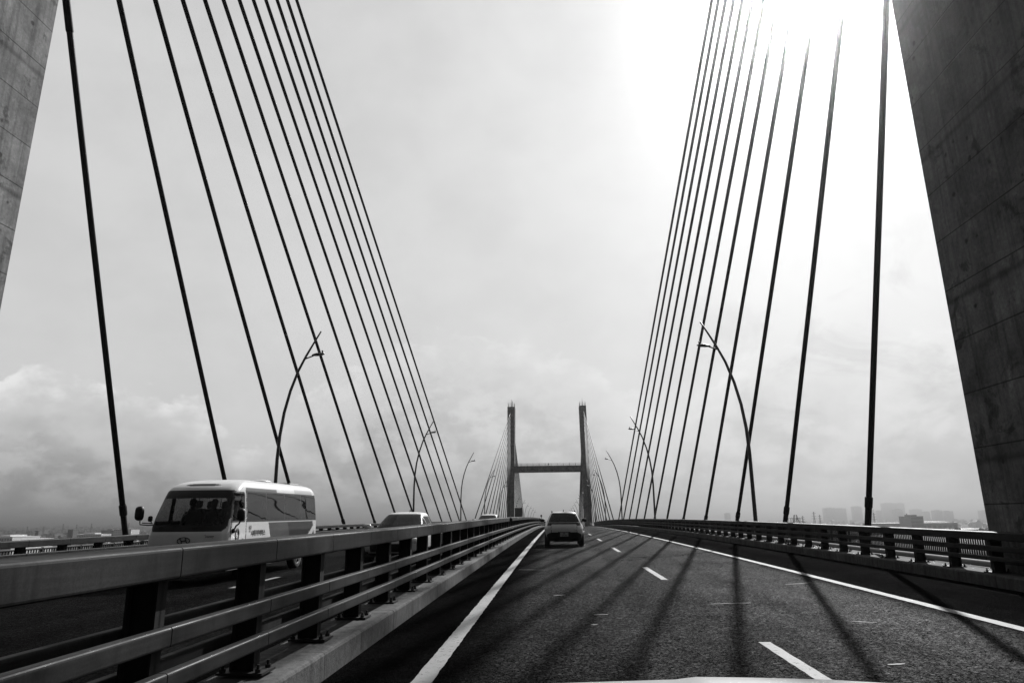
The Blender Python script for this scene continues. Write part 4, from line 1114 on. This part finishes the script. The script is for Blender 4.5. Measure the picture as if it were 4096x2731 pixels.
# power pylons
def pylon(lab, px, ptop, Y):
    P = at(px, ptop, Y); H = P.z-ZG
    t = thing('power_pylon', lab, 'pylon', (P.x, P.y, ZG), 0, 'lattice power pylons'); q = MB(); w0, w1 = H*.09, H*.012; r_ = .28
    lv = [0, .2, .38, .53, .66, .77, .86, .93, 1.0]; W = lambda u: w0+(w1-w0)*min(1, u/.8) if u < .8 else w1
    for sx in (-1, 1):
        for sy in (-1, 1): q.tube([(sx*W(u), sy*W(u), H*u) for u in lv], r_, 4)
    for i in range(len(lv)-1):
        a, b_ = lv[i], lv[i+1]
        for s_ in (-1, 1):
            q.tube([(-W(a), s_*W(a), H*a), (W(b_), s_*W(b_), H*b_)], r_*.6, 4); q.tube([(W(a), s_*W(a), H*a), (-W(b_), s_*W(b_), H*b_)], r_*.6, 4)
            q.tube([(s_*W(a), -W(a), H*a), (s_*W(b_), W(b_), H*b_)], r_*.6, 4)
    q.build('mast', 'lattice', t)
    for u in (.74, .84, .94):
        q = MB(); L = H*.10*(1.1-.3*(u-.74)/.2)
        q.tube([(-L, 0, H*u), (0, 0, H*(u+.012)), (L, 0, H*u)], r_*.8, 4); q.tube([(-L, 0, H*u), (0, 0, H*(u-.02)), (L, 0, H*u)], r_*.6, 4); q.build('crossarm', 'lattice', t)
for lab, px, tp in (('leftmost thin pylon on the left bank', 111, 2104), ('second pylon from the left edge', 176, 2103), ('tall pylon left of the chimney block', 254, 2094), ('short pylon right of the chimney block', 308, 2096),
                    ('tallest pylon between chimney block and first cable', 367, 2092), ('pylon just right of the first left cable', 517, 2090)):
    pylon(lab, px, tp, 2500)
for lab, px, tp in (('pylon left of the bright dots on the right bank', 3210, 2062), ('pylon under the twin topped hazy block', 3278, 2058), ('pylon right of the nearest thick right cable', 3494, 2050), ('pylon below the narrow tall tower', 3626, 2053), ('thin pylon at the left of the right bank', 3254, 2046)):
    pylon(lab, px, tp, 1900)
# gantry crane platform just over the right rail
P = at(3181, 2058, 420); t = thing('navigation_beacon', 'dark lattice beacon platform poking above the right guard rail', 'beacon', (P.x, P.y, P.z))
q = MB(); w = 1.6
for sx in (-1, 1):
    for sy in (-1, 1): q.tube([(sx*w, sy*w, -60), (sx*w*.8, sy*w*.8, -4.4), (sx*.55, sy*.55, 0)], .16, 5)
for z in (-4.4, -9, -14, -20): 
    for s_ in (-1, 1): q.tube([(-w, s_*w, z), (w, s_*w, z+3)], .1, 4); q.tube([(s_*w, -w, z), (s_*w, w, z+3)], .1, 4)
q.build('mast', 'lattice', t)
q = MB(); q.box(-3.6, 3.2, -2, 2, -4.7, -4.4)
for x in (-3.5, -1.9, -.3, 1.4, 3.1):
    for y in (-1.9, 1.9): q.box(x-.06, x+.06, y-.06, y+.06, -4.4, -1.9)
for y in (-1.9, 1.9): q.tube([(-3.5, y, -1.9), (3.1, y, -1.9)], .09, 5)
q.tube([(3.1, 0, -3.4), (5.3, 0, -4.3)], .12, 5); q.build('platform', 'lattice', t)

# low houses of the town: one house, copied
hs = thing('house', 'small hazy house among many low houses of the town beyond the right guard rail', 'house', (0, 0, ZG), 0, 'low houses of the hazy town')
q = MB(); q.box(-7, 7, -6, 6, 0, 8); q.build('wall', 'wall', hs)
q = MB(); q.add([(-7.6, -6.6, 8), (7.6, -6.6, 8), (7.6, 6.6, 8), (-7.6, 6.6, 8), (-7.6, 0, 11.5), (7.6, 0, 11.5)], [(0, 1, 5, 4), (2, 3, 4, 5), (0, 4, 3), (1, 2, 5), (0, 3, 2, 1)]); q.build('roof', 'roof', hs)
hp = [(random.uniform(2700, 3960), random.uniform(2075, 2110)) for _ in range(150)]
firstdone = False
for px, py in hp:
    v = FW + RT*((px-2048)/FPX) - UP*((py-1365.5)/FPX)
    if v.z >= -.0035: continue
    tt = (ZG-CAM_H)/v.z; p = Vector((0, 0, CAM_H))+v*tt
    if p.y > 8000: continue
    s_ = random.uniform(.8, 1.9)
    if not firstdone: c = hs; firstdone = True
    else:
        c = hs.copy(); C.objects.link(c)
        for ch in list(hs.children):
            d = ch.copy(); C.objects.link(d); d.parent = c
    c.location = (p.x, p.y, ZG); c.scale = (s_*random.uniform(.8, 1.5), s_, s_*random.uniform(.8, 1.6)); c.rotation_euler = (0, 0, random.uniform(0, pi))

# woods: irregular leafy clumps
def clump_mesh(mb, c, r, h, nleaf, seed):
    rg = np.random.default_rng(seed)
    for _ in range(nleaf):
        d = rg.normal(size=3); d /= np.linalg.norm(d); d[2] = abs(d[2])
        k = rg.uniform(.45, 1.0)
        p = np.array(c)+d*np.array([r, r, h])*k
        s_ = r*rg.uniform(.12, .30); u = rg.normal(size=3); u /= np.linalg.norm(u); v = np.cross(u, d); v /= np.linalg.norm(v)+1e-9
        mb.add([p-u*s_-v*s_*.6, p+u*s_-v*s_*.5, p+u*s_*.7+v*s_, p-u*s_*.8+v*s_*.8], [(0, 1, 2, 3)])
def woodland(name, pts):
    mb = MB()
    for i, (x, y, r, h) in enumerate(pts): clump_mesh(mb, (x, y, ZG), r, h, 26, i)
    o = mb.build(name, 'leaf'); tag(o, kind='stuff'); return o
pts = []
for _ in range(420):
    Y = random.uniform(1300, 9000); px = random.uniform(-150, 900); P = at(px, 2100, Y); pts.append((P.x, Y, random.uniform(8, 22)*(1+Y/6000), random.uniform(9, 16)*(1+Y/7000)))
for _ in range(260):
    Y = random.uniform(1000, 7000); px = random.uniform(2600, 3980); P = at(px, 2100, Y); pts.append((P.x, Y, random.uniform(7, 18)*(1+Y/6000), random.uniform(7, 13)*(1+Y/8000)))
for _ in range(120):
    Y = random.uniform(2500, 9000); px = random.uniform(1250, 2000); P = at(px, 2100, Y); pts.append((P.x, Y, random.uniform(9, 20)*(1+Y/6000), random.uniform(9, 14)*(1+Y/7000)))
woodland('woodland', pts)
P = at(3800, 2100, 900); q = MB(); rr = []
for k_, z in ((1.0, -.5), (.85, 16), (.6, 27), (.3, 30), (.05, 30.5)): rr.append([(P.x+130*k_*cos(a), 920+170*k_*sin(a), ZG+z) for a in np.linspace(0, 2*pi, 32, endpoint=False)])
q.ring_stack(rr); tag(q.build('terrain', 'leaf', None, True), kind='structure')
for lab, px, Y, r in (('big dark tree left of the right tower leg', 3818, 880, 9.5), ('dark round tree right of the big dark tree', 3896, 900, 7), ('wide dark tree touching the right tower leg', 3940, 890, 9), ('low dark tree near the right rail under the office block', 3752, 880, 6.5), ('small dark tree behind the big dark tree', 3862, 960, 8), ('bushy tree left of the sheds above the rail', 3715, 930, 6)):
    P = at(px, 2110, Y); t = thing('tree', lab, 'tree', (P.x, Y, ZG+26), 0, 'dark trees on the right bank')
    q = MB(); q.tube([(0, 0, -1), (.3, 0, r*.5), (0, .2, r*.9)], [r*.05, r*.04, r*.02], 7)
    for k in range(5): a = k*1.26; q.tube([(0, 0, r*.5), (r*.3*cos(a), r*.3*sin(a), r*.85)], [r*.025, r*.01], 5)
    q.build('trunk', 'bark', t)
    q = MB()
    for k in range(7): clump_mesh(q, (random.uniform(-.45, .45)*r, random.uniform(-.4, .4)*r, r*random.uniform(.45, .8)), r*.5, r*.5, 120, 900+k+int(px))
    q.build('crown', 'leaf', t)
# low hills on the horizon
for px0, px1, hh, Y in ((1120, 2000, 26, 15000), (2450, 3600, 60, 16500), (-200, 500, 10, 15000)):
    q = MB(); V = []; F = []; n = 60; A = at(px0, 2090, Y); B = at(px1, 2090, Y)
    for i in range(n+1):
        u = i/n; x = A.x+(B.x-A.x)*u; hgt = 50+hh*1.0*(sin(pi*u)**.6)*(.55+.25*sin(7*u+px0)+.2*sin(17*u))
        V += [(x, Y, ZG-1), (x, Y+300, ZG+max(0, hgt)), (x, Y+1500, ZG-1)]
    for i in range(n): F += [(3*i, 3*i+3, 3*i+4, 3*i+1), (3*i+1, 3*i+4, 3*i+5, 3*i+2)]
    q.add(V, F); tag(q.build('hills', 'leaf', None, True), kind='structure')

# ------------------------------------------------------------------ haze
hm = bpy.data.materials.new('haze_air'); hm.use_nodes = True; nt = hm.node_tree; nt.nodes.clear()
pv = nt.nodes.new('ShaderNodeVolumePrincipled'); pv.inputs['Color'].default_value = (.92, .92, .92, 1); pv.inputs['Density'].default_value = 2.4e-4; pv.inputs['Anisotropy'].default_value = .95
ou = nt.nodes.new('ShaderNodeOutputMaterial'); nt.links.new(pv.outputs[0], ou.inputs['Volume'])
m = MB(); m.box(-21000, 21000, -5000, 21000, ZG-4, 128); hz = m.build('haze', hm); tag(hz, kind='stuff')
